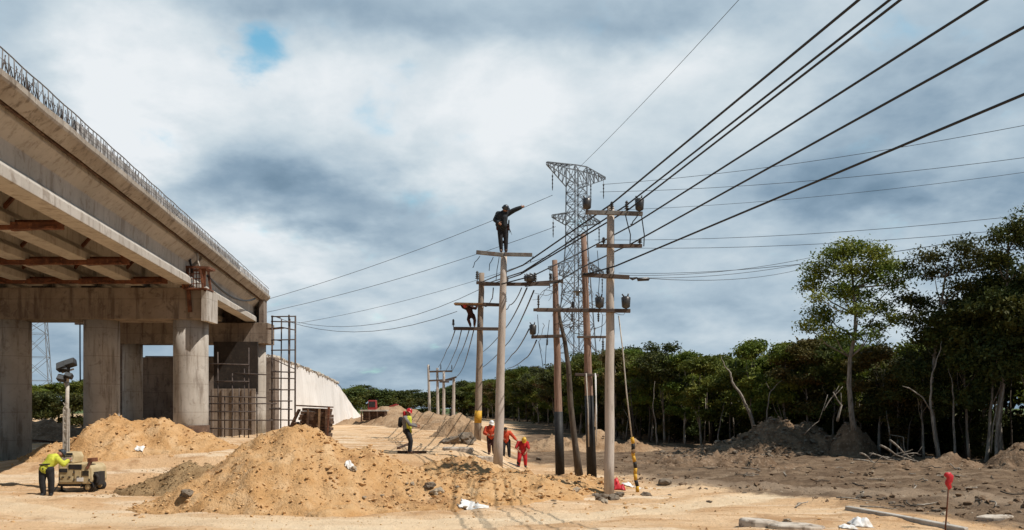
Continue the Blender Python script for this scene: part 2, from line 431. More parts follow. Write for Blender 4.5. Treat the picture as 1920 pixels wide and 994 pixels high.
# ------------------------------------------------------------------ camera, sun, sky
cam = bpy.data.cameras.new('camera'); camo = bpy.data.objects.new('camera', cam); COL.objects.link(camo)
camo.location = (0, 0, CAMZ); camo.rotation_euler = (R(90), 0, 0)
cam.sensor_width = 36; cam.lens = 36*F/1920; cam.shift_y = (HZ-497)/1920.0; cam.clip_end = 5000; cam.clip_start = .1
SC.camera = camo
SUN_EL, SUN_AZ = 54.0, 24.0           # azimuth: degrees turned from +X towards the viewer
sd = Vector((math.cos(R(SUN_EL))*math.cos(R(SUN_AZ)), -math.cos(R(SUN_EL))*math.sin(R(SUN_AZ)), math.sin(R(SUN_EL))))
sl = bpy.data.lights.new('sun', 'SUN'); sl.energy = 5.0; sl.angle = R(.55); sl.color = (1.0, .945, .87)
so = bpy.data.objects.new('sun', sl); COL.objects.link(so); so.rotation_euler = sd.to_track_quat('Z', 'Y').to_euler()
so.location = (30, -20, 60)
SC.view_settings.view_transform = 'Standard'; SC.view_settings.look = 'None'; SC.view_settings.gamma = 1
SC.cycles.diffuse_bounces = 2
SC.view_settings.exposure = 0.0; SC.view_settings.use_curve_mapping = False

w = bpy.data.worlds.new('World'); SC.world = w; w.use_nodes = True
t = NT(w.node_tree)
for n in list(t.n): t.n.remove(n)
out = t.new('ShaderNodeOutputWorld')
g = t.new('ShaderNodeTexCoord').outputs['Generated']
sep = t.new('ShaderNodeSeparateXYZ'); t.l.new(g, sep.inputs[0]); X, Y, Z = sep.outputs
az = t.m('ARCTAN2', X, Y); el = t.m('ARCSINE', Z)
zz = t.m('ADD', t.m('MAXIMUM', Z, 0.0), .34)
cv = t.new('ShaderNodeCombineXYZ'); t.l.new(t.m('DIVIDE', X, zz), cv.inputs[0]); t.l.new(t.m('DIVIDE', Y, zz), cv.inputs[1])
cl = cv.outputs[0]
wx = t.m('SUBTRACT', t.noise(cl, 2.1, 6, .58), .5); wy = t.m('SUBTRACT', t.noise(t.mapping(cl, (1, 1, 1), loc=(13.1, 4.7, 0)), 2.1, 6, .58), .5)
azw = t.m('ADD', az, t.m('MULTIPLY', wx, .30)); elw = t.m('ADD', el, t.m('MULTIPLY', wy, .19))
def lobe(px, py, rx, ry, a, e):
    a0 = math.atan((px-960)/F); e0 = math.atan((HZ-py)/math.hypot(F, px-960))
    k = math.cos(a0)**2
    da = t.m('MULTIPLY', t.m('SUBTRACT', a, a0), F/rx/k*.9); de = t.m('MULTIPLY', t.m('SUBTRACT', e, e0), F/ry)
    s = t.m('ADD', t.m('MULTIPLY', da, da), t.m('MULTIPLY', de, de))
    return t.m('EXPONENT', t.m('MULTIPLY', s, -1.0))
LOBES = [  # px, py, rx, ry, weight
 (250, 265, 120, 80, .42), (300, 125, 170, 75, .24), (780, 170, 330, 110, .33), (890, 330, 130, 80, .26), (620, 250, 200, 90, .12), (560, 480, 220, 65, .44), (420, 520, 120, 60, .2),
 (640, 395, 250, 60, -.33), (410, 350, 120, 60, -.12), (60, 90, 130, 110, -.16), (620, 20, 420, 45, -.20), (1080, 60, 200, 60, -.10),
 (1330, 150, 170, 100, .26), (1000, 190, 120, 110, .14), (1230, 60, 90, 50, -.24), (1040, 270, 100, 60, .06), (1250, 330, 170, 80, .10), (1540, 60, 170, 80, .12),
 (1760, 210, 230, 90, -.30), (1600, 350, 210, 80, -.34), (1820, 370, 120, 50, .16), (1880, 120, 80, 70, .10), (1350, 420, 160, 60, .14), (1320, 560, 260, 60, -.02),
 (800, 480, 130, 80, -.12), (980, 420, 110, 90, .02), (730, 560, 200, 40, .14), (740, 680, 260, 50, -.20), (1300, 620, 200, 40, .10), (860, 620, 130, 45, .12), (110, 660, 160, 60, -.18), (1740, 560, 200, 90, .12),
]
acc = None
for (px, py, rx, ry, wt) in LOBES:
    v = t.m('MULTIPLY', lobe(px, py, rx, ry, azw, elw), wt)
    acc = v if acc is None else t.m('ADD', acc, v)
n1 = t.m('SUBTRACT', t.noise(cl, 2.2, 8, .56, .2), .5); n2 = t.m('SUBTRACT', t.noise(t.mapping(cl, loc=(5, 9, 0)), 5.5, 7, .58, .2), .5)
n3 = t.m('SUBTRACT', .22, t.m('ABSOLUTE', t.m('SUBTRACT', t.noise(t.mapping(cl, loc=(2, 3, 0)), 3.0, 7, .5, .3), .5)))
n3 = t.m('SUBTRACT', n3, .13)
front = t.ss(Y, .05, .55, .04, .565)  # unseen sky behind the viewer darkened to cut the ambient light
L = t.m('ADD', t.m('ADD', front, acc), t.m('ADD', t.m('MULTIPLY', n1, .95), t.m('ADD', t.m('MULTIPLY', n2, .46), t.m('MULTIPLY', n3, .55))))
ramp = t.new('ShaderNodeValToRGB'); t.l.new(L, ramp.inputs[0])
cr = ramp.color_ramp; cr.elements[0].position = .10; cr.elements[0].color = (.13, .215, .305, 1)
cr.elements[1].position = 1.0; cr.elements[1].color = (.83, .87, .90, 1)
for p_, c_ in ((.34, (.255, .36, .465)), (.58, (.435, .545, .635)), (.80, (.63, .715, .77))):
    e_ = cr.elements.new(p_); e_.color = (*c_, 1)
sky = t.new('ShaderNodeTexSky', sky_type='NISHITA'); sky.sun_disc = False
sky.sun_elevation = R(SUN_EL); sky.sun_rotation = math.atan2(sd.x, sd.y); sky.air_density = 1.2; sky.dust_density = .6
bs = t.new('ShaderNodeBackground'); t.l.new(t.mix(1.0, sky.outputs[0], (.62, 1.22, 1.18), 'MULTIPLY'), bs.inputs[0]); bs.inputs[1].default_value = .14
bc = t.new('ShaderNodeBackground'); t.l.new(ramp.outputs[0], bc.inputs[0]); bc.inputs[1].default_value = 1.0
hole = t.m('MAXIMUM', lobe(498, 98, 72, 40, azw, elw), t.m('MULTIPLY', lobe(690, 70, 60, 22, azw, elw), .35))
hole = t.m('SUBTRACT', t.m('ADD', hole, t.m('ADD', t.m('MULTIPLY', n2, 2.2), t.m('MULTIPLY', n1, .5))), t.m('MULTIPLY', n3, 2.0))
thin = t.ss(hole, .18, 1.0, 1.0, .10)
mx = t.new('ShaderNodeMixShader'); t.l.new(thin, mx.inputs[0]); t.l.new(bs.outputs[0], mx.inputs[1]); t.l.new(bc.outputs[0], mx.inputs[2])
t.l.new(mx.outputs[0], out.inputs[0])

# ------------------------------------------------------------------ ground
def axis(segs):
    r = [segs[0][0]]
    for (a, b, st) in segs:
        n = max(1, round(abs(b-a)/st))
        r += [a+(b-a)*(i+1)/n for i in range(n)]
    return r
gx = axis([(-1500, -300, 120), (-300, -60, 12), (-60, -24, 1.2), (-24, 24, .22), (24, 60, 1.2), (60, 300, 12), (300, 1500, 120)])
gy = axis([(-120, -20, 10), (-20, 14, 1.5), (14, 40, .17), (40, 62, .35), (62, 130, 1.2), (130, 300, 8), (300, 2400, 150)])
gv = [(x, y, base_z(x, y)) for y in gy for x in gx]
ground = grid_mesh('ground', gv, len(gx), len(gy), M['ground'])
tag(ground, 'sunlit tan sand and dark cleared soil with painted shade of the building site', 'ground', kind='structure')

# ------------------------------------------------------------------ heaps of sand and soil
def heap(name, lobes, seed, rough, m, label, cat, step=.11, group=None):
    x0 = min(l[0]-l[3] for l in lobes)-.5; x1 = max(l[0]+l[3] for l in lobes)+.5
    y0 = min(l[1]-l[4] for l in lobes)-.5; y1 = max(l[1]+l[4] for l in lobes)+.5
    nx = int((x1-x0)/step)+2; ny = int((y1-y0)/step)+2
    vs = []
    for j in range(ny):
        for i in range(nx):
            x = x0+i*step; y = y0+j*step
            h = lobes_h(lobes, x, y, seed, rough)
            vs.append((x, y, base_z(x, y)+(h-.02 if h > .03 else -.22)))
    cx, cy = (x0+x1)/2, (y0+y1)/2
    o = grid_mesh(name, vs, nx, ny, m, (cx, cy, base_z(cx, cy)))
    HEAPS.append(dict(lobes=lobes, box=(x0, x1, y0, y1), seed=seed, rough=rough))
    return tag(o, label, cat, group)
heap('sand_heap', [(-6.05, 25.4, 2.34, 3.7, 3.6, 1.0), (-6.95, 25.6, 2.1, 3.3, 3.4, 1.05), (-5.4, 25.6, 1.85, 3.2, 3.2, 1.0), (-4.3, 25.7, 1.62, 3.5, 3.0, 1.15), (-8.2, 24.4, .75, 2.3, 2.0, 1.2)],
     11, 1.0, M['sand'], 'tall orange sand heap standing in front of the scaffold tower', 'sand heap')
heap('sand_heap', [(-2.9, 25.2, .85, 2.6, 2.3, 1.4), (-1.3, 26.6, .78, 2.6, 2.8, 1.5), (.2, 28.2, .66, 2.3, 2.8, 1.6), (1.5, 29.6, .5, 1.7, 2.4, 1.7), (-.6, 30.6, .55, 2.6, 2.6, 2.2), (2.4, 31.5, .3, 2.2, 2.5, 2.0)],
     23, 1.05, M['sand'], 'long low bank of crumbled sand at the foot of the utility poles', 'sand bank')
heap('sand_heap', [(-15.2, 34.2, 1.45, 2.6, 2.5, 1.25), (-14.0, 34.6, 1.3, 2.8, 2.4, 1.25), (-12.8, 34.6, .75, 2.4, 2.0, 1.4), (-16.4, 34.0, .7, 2.4, 2.0, 1.4)],
     37, 1.0, M['sand'], 'rounded sand heap in front of the bridge columns behind the light tower', 'sand heap')
heap('sand_heap', [(-10.2, 28.2, .95, 1.75, 1.6, 1.4), (-9.3, 28.6, .75, 1.6, 1.5, 1.4), (-11.0, 27.8, .5, 1.3, 1.2, 1.4)],
     41, .9, M['greysand'], 'small grey gravelly heap beside the tall orange sand heap', 'sand heap')
heap('soil_mound', [(15.2, 51.5, 2.15, 3.4, 3.6, 1.25), (17.0, 51.5, 1.75, 3.6, 3.4, 1.25), (13.2, 51, 1.0, 3.2, 3.0, 1.4), (11.2, 50.5, .55, 2.8, 2.6, 1.4)],
     53, 1.5, M['earth'], 'broad dark earth mound in front of the leaning bare trunk', 'earth mound', .16)
heap('soil_mound', [(18.6, 48.8, 1.75, 1.25, 1.2, 2.6), (19.2, 49.2, 1.5, 1.1, 1.1, 2.4)],
     61, 1.2, M['earth'], 'steep brown block of earth at the foot of the tall tree', 'earth mound', .12)
heap('soil_mound', [(22.7, 39.5, 1.15, 1.9, 1.6, 1.5), (24.3, 39.6, 1.35, 2.3, 2.0, 1.5)],
     67, 1.4, M['earth'], 'dark earth mound cut off by the picture edge under the forest', 'earth mound', .14)
heap('soil_mound', [(20.2, 40.6, .5, 1.9, 1.2, 1.5), (18.0, 39.6, .3, 2.0, 1.2, 1.4)],
     71, 1.6, M['earth'], 'low rooty dark soil hump between the branches and the red marker', 'earth mound', .14)
heap('soil_mound', [(9.0, 41.5, .55, 2.2, 1.2, 1.4), (11.4, 40.6, .5, 2.0, 1.2, 1.4), (7.4, 43, .4, 2.0, 1.2, 1.4)],
     73, 1.8, M['earth'], 'low broken dark soil ridge in front of the broad earth mound', 'earth mound', .14)
heap('soil_ridge', [(-12.0, 88, 1.9, 4.2, 5, 1.7), (-9.4, 84, 1.35, 5.0, 5, 1.8), (-7.0, 78, 1.1, 4.0, 5, 1.4), (-4.9, 70, .9, 3.2, 4.5, 1.4), (-14.5, 93, 1.2, 3, 5, 1.4)],
     79, 1.6, M['ridge'], 'long pale soil ridge running behind the worker with the red helmet', 'soil ridge', .3)
heap('soil_mound', [(-3.2, 52.5, 1.35, 1.7, 1.8, 1.7), (-2.2, 51.5, .9, 1.6, 1.5, 1.6)],
     83, 1.6, M['ridge'], 'grey lump of soil and rock by the pole with the yellow band', 'earth mound', .14)
heap('soil_mound', [(3.0, 55, .9, 2.6, 1.8, 1.7), (5.4, 56.4, 1.1, 2.0, 1.8, 1.6), (7.4, 55.6, .6, 2.2, 1.6, 1.7)],
     89, 1.6, M['ridge'], 'stony pale mound behind the black based poles by the forest', 'earth mound', .16)
heap('soil_mound', [(-15.2, 86, .9, 2.2, 2.0, 1.4)],
     97, 1.4, M['ridge'], 'small tan mound at the tip of the white retaining wall', 'earth mound', .25)
heap('soil_mound', [(-33, 62, 1.5, 5.5, 3.0, 1.5), (-28.5, 60, 1.2, 4, 2.6, 1.5), (-38, 64, 1.5, 5, 3, 1.5)],
     101, 1.6, M['earth'], 'dark rubble mound seen under the bridge between the columns', 'earth mound', .3)

# ------------------------------------------------------------------ bridge
SK = .135
def bx(c, Yv): return -c-SK*Yv
def zs(Yv): return (Yv-58)*.0095
def sect(mb, prof, Y0, Y1, n=2, wob=0, seed=0):
    loops = []
    for i in range(n):
        Yv = Y0+(Y1-Y0)*i/(n-1)
        loops.append([Vector((bx(c, Yv)+(wob*noise.noise(Vector((Yv*.6, c, seed))) if wob else 0), Yv, z+zs(Yv)+(wob*noise.noise(Vector((Yv*.7, z*3, seed+5))) if wob else 0))) for (c, z) in prof])
    return mb.loft(loops)
BY0, BY1 = 8.0, 58.9
bridge = empty('road_bridge', (bx(14, 40), 40, base_z(bx(14, 40), 40)), 'unfinished concrete road bridge on round columns with bare girders', 'bridge')
mb = MB(); sect(mb, [(8.1, 9.985), (8.1, 10.12), (21.2, 10.12), (21.2, 9.752), (8.46, 9.752), (8.40, 9.69), (8.13, 9.93)], BY0, BY1, 200, .024, 3)
slab = mb.build('deck_slab', M['deck'], bridge)
mb = MB(); sect(mb, [(8.47, 9.69), (8.47, 9.747), (8.55, 9.747), (8.55, 9.69)], BY0, 58.5, 160, .02, 13); mb.build('joint_shadow_strip', M['form'], bridge)  # dark strip painting in the shadow and stain of the joint
mb = MB(); sect(mb, [(9.4, 9.60), (9.4, 9.95), (21.2, 9.95), (21.2, 9.60)], 58.92, 63.5); mb.build('abutment_shade_slab', M['deck'], bridge)  # unseen slab added behind the deck end to shade the abutment
girdp = lambda c: [(c-.5, 9.747), (c-.5, 9.62), (c-.14, 9.28), (c-.12, 8.78), (c-.33, 8.56), (c-.33, 8.28), (c+.33, 8.28), (c+.33, 8.56), (c+.12, 8.78), (c+.14, 9.28), (c+.5, 9.62), (c+.5, 9.747)]
for i in range(6):
    c = 9.13+2.2*i
    for (a, b_) in ((BY0+.1, 39.72), (40.25, 58.6)):
        mb = MB(); sect(mb, girdp(c), a, b_, 2)
        bevel(mb.build('girder', M['girder'], bridge), .015, 1)
# parapet cage : rails, bars
rail = MB(); 
ys = [BY0+i*.5 for i in range(int((BY1-BY0)/.5)+1)]
rail.tube([Vector((bx(8.14, y), y, 10.57+zs(y)+.012*math.sin(y*3.1))) for y in ys], .017, 5)
ro = rail.build('railing', M['rail'], bridge)
rail = MB(); rail.tube([Vector((bx(8.14, y), y, 10.36+zs(y)+.012*math.sin(y*2.3))) for y in ys], .007, 4); rail.build('lower_rail', M['rail'], ro)
yv = 17.6; k = 0
while yv < BY1-.1 and k < 96:
    p = MB(); j1, j2 = random.uniform(-.04, .04), random.uniform(-.07, .07)
    p.tube([Vector((bx(8.14, yv+j1), yv+j1, 10.08+zs(yv))), Vector((bx(8.14, yv+j2), yv+j2, 10.58+zs(yv)))], .0135, 5)
    p.build('railing_post', M['rail'], ro); yv += .31; k += 1
# the concreted far stretch of the cage and the wire mesh in front of it
mb = MB(); sect(mb, [(8.18, 10.123), (8.18, 10.48), (8.30, 10.48), (8.30, 10.123)], 23.0, BY1, 90, .03, 9); mb.build('parapet', M['mesh'], bridge)
mb = MB()
for i in range(260):
    yv = random.uniform(15, 29) if i < 190 else random.uniform(29, 58); z0 = random.uniform(10.11, 10.2)
    mb.tube([Vector((bx(8.2, yv), yv, z0+zs(yv))), Vector((bx(8.2, yv+random.uniform(-.25, .25)), yv+random.uniform(-.2, .2), z0+random.uniform(.2, .42)+zs(yv)))], .009, 4)
tag(mb.build('cage_wires', M['rebar'], ro), kind='stuff')
# caps, columns
def pier(Yc, zc0, zc1, x0, x1, hw, cols, r):
    mb = MB(); lo = []
    n = 14
    for i in range(n):
        x = x0+(x1-x0)*i/(n-1); e = .02*noise.noise(Vector((x, Yc, 2)))
        yy = Yc
        lo.append([Vector((x, yy-hw+e, zc0)), Vector((x, yy+hw, zc0)), Vector((x, yy+hw, zc1+e)), Vector((x, yy-hw+e, zc1+e))])
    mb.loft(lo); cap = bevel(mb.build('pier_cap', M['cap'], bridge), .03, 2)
    for cx in cols:
        gz = base_z(cx, Yc)-.4; nn = 32
        mb = MB(); mb.lathe((cx, Yc, 0), [(r, gz), (r, gz+2), (r*1.0, zc0-1.5), (r, zc0+.003)], nn)
        co_ = mb.build('column', M['conc'], bridge)
        if abs(cx+14.48) < .1: mb = MB(); mb.tube([(cx, Yc, gz), (cx, Yc, gz+.9+.4)], .80, 20); mb.build('stained_foot', M['form'], co_)
    return cap
cap1 = pier(40, 6.62, 8.02, -27.4, -13.62, .85, (-14.48, -18.5, -22.5, -26.5), .755)
cap2 = pier(58, 6.85, 8.2, -25.9, -15.75, .8, (-16.72, -20.8, -24.8), .62)
mb = MB()
for i in range(6):
    c = 9.13+2.2*i
    for yb_ in (39.5, 40.5):
        mb = MB(); mb.box((bx(c, yb_), yb_, 8.065), (.5, .3, .1)); mb.build('bearing', M['dark'], cap1)
# end block over the second pier, stained
mb = MB(); sect(mb, [(8.32, 8.22), (8.32, 9.74), (8.62, 9.74), (8.62, 8.22)], 57.4, 58.85); mb.build('end_block', M['old'], bridge)
mb = MB(); sect(mb, [(8.62, 8.205), (8.62, 9.735), (21, 9.735), (21, 8.205)], 58.62, 58.88); mb.build('end_diaphragm', M['old'], bridge)
# rusty cross braces hung under the girders
for Yb, z0 in ((25.6, 8.16), (32.0, 8.12), (37.4, 8.14)):
    mb = MB(); z0 += zs(Yb)
    mb.beam((bx(9.5, Yb), Yb, z0+.10), (bx(20.5, Yb), Yb, z0+.10), .16, .20)
    mb.beam((bx(9.7, Yb+.3), Yb+.3, z0+.28), (bx(20.5, Yb+.3), Yb+.3, z0+.28), .10, .10)
    for i in range(5):
        c = 9.6+2.2*i
        mb.beam((bx(c, Yb), Yb, z0+.2), (bx(c+1.1, Yb), Yb, z0+1.2), .1); mb.beam((bx(c+1.1, Yb), Yb, z0+1.2), (bx(c+2.0, Yb), Yb, z0+.2), .1)
        mb.beam((bx(c+.1, Yb-.2), Yb-.2, z0+.02), (bx(c+1.5, Yb+.35), Yb+.35, z0+.05), .14, .06)
    mb.build('cross_brace', M['rust'], bridge)
# rusty shuttering basket on the end of the first cap
bk = empty('work_basket', P(383, 545, 38.95), 'rusty steel work basket hung on the end of the first pier cap', 'work platform')
x0, x1, zt, zb, ya, yb = -14.35, -13.35, 8.86, 7.92, 38.7, 39.7
mb = MB(); mb.box(((x0+x1)/2, (ya+yb)/2, zb), (x1-x0, yb-ya, .06)); mb.build('basket_floor', M['rust'], bk)
for x in (x0, x1-.25):
    for y in (ya, yb): mb = MB(); mb.beam((x+(.12 if x > x0 else 0), y, zb), (x, y, zt), .09); mb.build('post', M['rust'], bk)
mb = MB(); mb.beam((x0-.05, ya, zt), (x1+.1, ya, zt-.04), .12, .10); mb.beam((x1+.08, ya, zt-.04), (x1+.02, yb, zt), .1); mb.beam((x0, yb, zt), (x1, yb, zt), .1); mb.build('top_rail', M['rust'], bk)
mb = MB(); mb.box((x0+.12, ya+.02, (zb+zt)/2), (.26, .03, .85)); mb.build('side_plate', M['rust'], bk)
mb = MB(); mb.box((x1-.12, ya+.05, (zb+zt)/2), (.18, .03, .8)); mb.build('side_plate', M['rust'], bk)
mb = MB()
for i in range(5): mb.beam((x0+.3+i*.12, ya+.1, zb), (x0+.28+i*.13, ya+.1, zt), .03)
for i in range(3): mb.beam((x0+.2, ya+.08, zb+.2+.22*i), (x1-.1, ya+.08, zb+.22+.22*i), .035)
mb.build('grid_bars', M['rust'], bk)
mb = MB(); mb.beam((x0+.12, ya+.3, zb), (x0+.18, ya+.35, zb-1.0), .16, .08); mb.build('hanger', M['rust'], bk); mb = MB(); mb.beam((x1-.1, ya+.2, zb), (x1-.18, ya+.3, zb-.7), .12, .08); mb.build('hanger', M['rust'], bk)
# pale block painting in the sunlit cap corner under the basket and hoses hanging along the second span
mb = MB(); mb.box((-13.50, 39.6, 7.2), (.235, 1.45, 1.35)); mb.build('lit_cap_corner', M['conc'], bridge)
def sag(p, q, s, n=12):
    p = Vector(p); q = Vector(q); r = []
    for i in range(n+1):
        u = i/n; v = p.lerp(q, u); v.z -= s*4*u*(1-u); r.append(v)
    return r
mb = MB(); mb.tube(sag((-13.6, 39.6, 8.6), P(478, 560, 55), .5, 16), .055, 6)
tag(mb.build('drain_hose', M['black'], loc=(-13.6, 39.6, 8.6)), 'black hose sagging along the far girder from the rusty basket', 'hose')
mb = MB(); mb.tube([P(357, 463, 38.9), P(356, 490, 38.9), P(362, 512, 38.9)], .05, 6)
tag(mb.build('drain_hose', M['black'], loc=P(357, 463, 38.9)), 'short black hose down the girder end above the rusty basket', 'hose')
mb = MB(); mb.tube([P(369, 466, 38.9), P(371, 490, 38.9), P(377, 510, 38.9)], .045, 6)
tag(mb.build('vent_pipe', M['kerb'], loc=P(369, 466, 38.9)), 'pale pipe beside the short hose above the rusty basket', 'pipe')

# abutment and approach wall
ab = empty('abutment', (-21, 61.5, 1), 'stained concrete abutment under the far bridge end', 'abutment')
mb = MB(); mb.box((-22.5, 61.6, 3.4), (12.4, 1.0, 5.6)); bevel(mb.build('abutment_wall', M['old'], ab), .03)
mb = MB(); mb.box((-27.2, 60.9, 4.5), (1.6, .38, 7.2)); mb.build('pilaster', M['old'], ab)
fp = empty('formwork_screen', (-17.2, 54.5, 1), 'dark stained formwork wall between the two bridge columns', 'formwork')
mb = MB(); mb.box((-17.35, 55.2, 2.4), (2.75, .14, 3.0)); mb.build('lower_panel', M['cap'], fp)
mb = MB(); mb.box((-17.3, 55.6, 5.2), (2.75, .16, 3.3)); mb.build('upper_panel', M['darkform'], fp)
mb = MB()
for i in range(5): mb.box((-18.6+.62*i, 55.08, 2.4), (.09, .09, 3.0))
mb.build('stud', M['old'], fp)

rw = empty('retaining_wall', (-16.4, 64, 1), 'long pale sheeted approach wall sloping down to the ground behind the scaffold', 'retaining wall')
st = [(62.15, 6.3), (66, 6.35), (71, 6.2), (77, 6.05), (83, 5.85), (89, 5.62), (94, 5.35), (97, 4.85), (100, 4.3), (104, 3.5), (109, 2.5), (113, 1.9), (117, 1.0)]
loops = []; NU = 10
dense = []
for i in range(len(st)-1):
    for k in range(4):
        u = k/4; dense.append((st[i][0]+(st[i+1][0]-st[i][0])*u, st[i][1]+(st[i+1][1]-st[i][1])*u))
dense.append(st[-1])
mb = MB(); tops = []
for (y, zt) in dense:
    xf = -13.98-.0436*y; lp = []
    zg = base_z(xf, y)-.3
    for j in range(NU+1):
        u = j/NU; bul = .13*noise.noise(Vector((y*.25, u*2.0, 4)))+.05*noise.noise(Vector((y*.9, u*4.0, 1)))
        lp.append(Vector((xf-.55*u+bul, y, zg+(zt-zg)*u)))
    tops.append(lp[-1].copy())
    lp.append(Vector((xf-9, y, zt+.05))); lp.append(Vector((xf-10.5, y, zg)))
    loops.append(lp)
mb.loft(loops, True, True, True); rwall = mb.build('wall_face', M['wall'], rw)
m_ = rwall.modifiers.new('e', 'EDGE_SPLIT'); m_.split_angle = R(50)
mb = MB()
for i in range(150):
    u = random.random()**.8; y = 62.3+u*32; xf = -13.98-.0436*y
    zt = np.interp(y, [s[0] for s in st], [s[1] for s in st])
    mb.rock((xf-.55+random.uniform(-.35, .05), y, zt+.06), random.uniform(.12, .30), i, .7, 1)
mb.build('coping_rubble', M['rubble'], rw)
mb = MB(); mb.tube([p+Vector((.05, 0, .12+.06*noise.noise(p))) for p in tops[:30]], .03, 5); mb.build('edge_cable', M['rebar'], rw)
# ------------------------------------------------------------------ scaffold, grid, formwork stack
def rod(parent, name, p, q, r, m, n=5):
    mb = MB(); mb.tube([p, (Vector(p)+Vector(q))/2, q], r, n); return mb.build(name, m, parent)
SY = 47.0
sc = empty('scaffold_tower', P(528, 812, SY), 'thin rusty scaffold tower of rods beside the far bridge end', 'scaffold')
zb = base_z(P(528, 800, SY).x, SY)-.1
xs = [P(px, 0, SY).x for px in (509.5, 541, 553)]
ztop = P(0, 592, SY).z
for i, x in enumerate(xs): rod(sc, 'standard', (x, SY, zb), (x+.02, SY+.01, ztop if i != 1 else ztop+.05), .05, M['rebar'])
for x in (xs[0]+.18, P(532, 0, SY).x): rod(sc, 'standard', (x, SY+1.1, zb), (x+.05, SY+1.1, ztop-.05), .038, M['rebar'])
for i, py in enumerate((594, 603, 638, 657, 697, 709, 731, 752, 767, 787)):
    z = P(0, py, SY).z; e = random.uniform(-.04, .04)
    xe = xs[2] if i < 7 or i == 9 else P(548, 0, SY).x
    rod(sc, 'ledger', (xs[0]-(.12 if i > 5 else .02), SY-.06, z), (xe+.02, SY-.06, z+e), .034, M['rebar'])
    if i % 2 == 0: rod(sc, 'transom', (xs[0], SY, z+.05), (xs[0]+.18, SY+1.1, z+.05), .028, M['rebar'])
rod(sc, 'brace', (xs[0], SY-.1, P(0, 672, SY).z), (xs[2], SY-.1, P(0, 692, SY).z), .025, M['rebar'])
mb = MB(); a_, b_ = P(504, 619, SY+.5), P(551, 619, SY+.5)
mb.loft([[a_+Vector((0, dy, dz)) for dy, dz in ((-.5, 0), (.5, .05), (.5, .1), (-.5, .05))], [a_.lerp(b_, .6)+Vector((0, dy, dz+.08)) for dy, dz in ((-.5, 0), (.5, .05), (.5, .1), (-.5, .05))], [b_+Vector((0, dy, dz-.04)) for dy, dz in ((-.5, 0), (.5, .05), (.5, .1), (-.5, .05))]])
mb.build('deck_board', M['form'], sc)
GY = 46.0
gr = empty('rebar_grid', P(445, 830, GY), 'open grid of rusty rebar standing between the two bridge columns', 'rebar grid')
zb = base_z(P(445, 0, GY).x, GY)-.1
for px, pt in ((392, 735), (409, 660), (421, 742), (435, 700), (449, 728), (458, 690), (466, 652), (482, 735)): rod(gr, 'bar', (P(px, 0, GY).x, GY, zb), (P(px+random.uniform(-1, 1), 0, GY).x, GY, P(0, pt, GY).z), .032, M['rebar'])
for py, a, b_ in ((682, 388, 468), (743, 388, 500), (757, 388, 520), (788, 388, 512), (803, 388, 470), (715, 405, 468), (772, 390, 480), (700, 440, 500)): rod(gr, 'bar', (P(a, 0, GY).x, GY-.05, P(0, py, GY).z), (P(b_, 0, GY).x, GY-.05, P(0, py+random.uniform(-2, 3), GY).z), .034, M['rebar'])

# rusty formwork bundle behind the tall sand heap
FY = 41.0; fc = P(586, 830, FY); fc.z = base_z(fc.x, FY)
fs = empty('formwork_stack', fc, 'dark stack of rusted formwork boards strapped upright behind the tall sand heap', 'formwork stack')
for i in range(11):
    z = fc.z+.06+i*.142; s_ = 1.38-.03*abs(i-6)+random.uniform(-.07, .07); xo = fc.x+.12+.01*i+random.uniform(-.04, .04)
    mb = MB(); mb.box((xo, FY+random.uniform(-.04, .04), z), (s_, .95+random.uniform(-.06, .06), .135), Matrix.Rotation(random.uniform(-.03, .03), 3, 'Z') @ Matrix.Rotation(.03+random.uniform(-.02, .02), 3, 'Y'))
    bevel(mb.build('board', M['form'], fs), .012, 1)
mb = MB(); mb.box((fc.x+.12, FY-.02, fc.z+1.64), (1.5, 1.05, .06), Matrix.Rotation(.05, 3, 'Y')); mb.build('top_sheet', M['form'], fs)
for dx in (-.22, .30, .62):
    mb = MB(); mb.box((fc.x+.12+dx, FY-.57, fc.z+.78), (.085, .07, 1.5), Matrix.Rotation(.03, 3, 'Y')); mb.build('strap', M['form'] if dx != .30 else M['wood'], fs)
mb = MB(); mb.beam((fc.x+.75, FY-.5, fc.z), (fc.x+.86, FY-.5, fc.z+1.6), .1); mb.build('side_post', M['rust'], fs)
mb = MB(); mb.beam((fc.x-.62, FY-.4, fc.z+.9), (fc.x-.92, FY-.3, fc.z+.55), .45, .08); mb.beam((fc.x-.5, FY-.45, fc.z+1.5), (fc.x-.95, FY-.4, fc.z+.6), .3, .06); mb.build('loose_sheet', M['form'], fs)

# flat deck and red excavator in the distance
DY = 84.0; dc = P(702, 808, DY); dc.z = HT(dc.x, DY)
ft = empty('work_platform', dc, 'low dark flat topped platform near the tip of the white wall', 'platform')
mb = MB(); mb.box((dc.x, DY, dc.z+1.0), (2.5, 1.6, .13)); mb.build('platform_top', M['kerb'], ft)
mb = MB(); mb.box((dc.x+.05, DY+.1, dc.z+.5), (2.1, 1.2, .86)); mb.build('base', M['form'], ft)
for dx in (-1.1, -.35, .4, 1.1): mb = MB(); mb.beam((dc.x+dx, DY-.72, dc.z-.1), (dc.x+dx, DY-.72, dc.z+.94), .12); mb.build('leg', M['form'], ft)
EY = 100.0; ec = P(712, 790, EY); ec.z = HT(ec.x, EY)
ex = empty('excavator', ec, 'small red excavator working beyond the tip of the white wall', 'excavator')
for dy in (-.8, .8):
    mb = MB(); mb.loft([[ec+Vector((x, dy+e, z)) for x, z in ((-1.2, .1), (1.0, .1), (1.35, .4), (1.0, .7), (-1.2, .7), (-1.5, .4))] for e in (-.22, .22)]); mb.build('track', M['rubber'], ex)
mb = MB(); mb.box(ec+Vector((-.1, 0, 1.15)), (2.3, 1.7, .8)); bevel(mb.build('body', M['machine'], ex), .1)
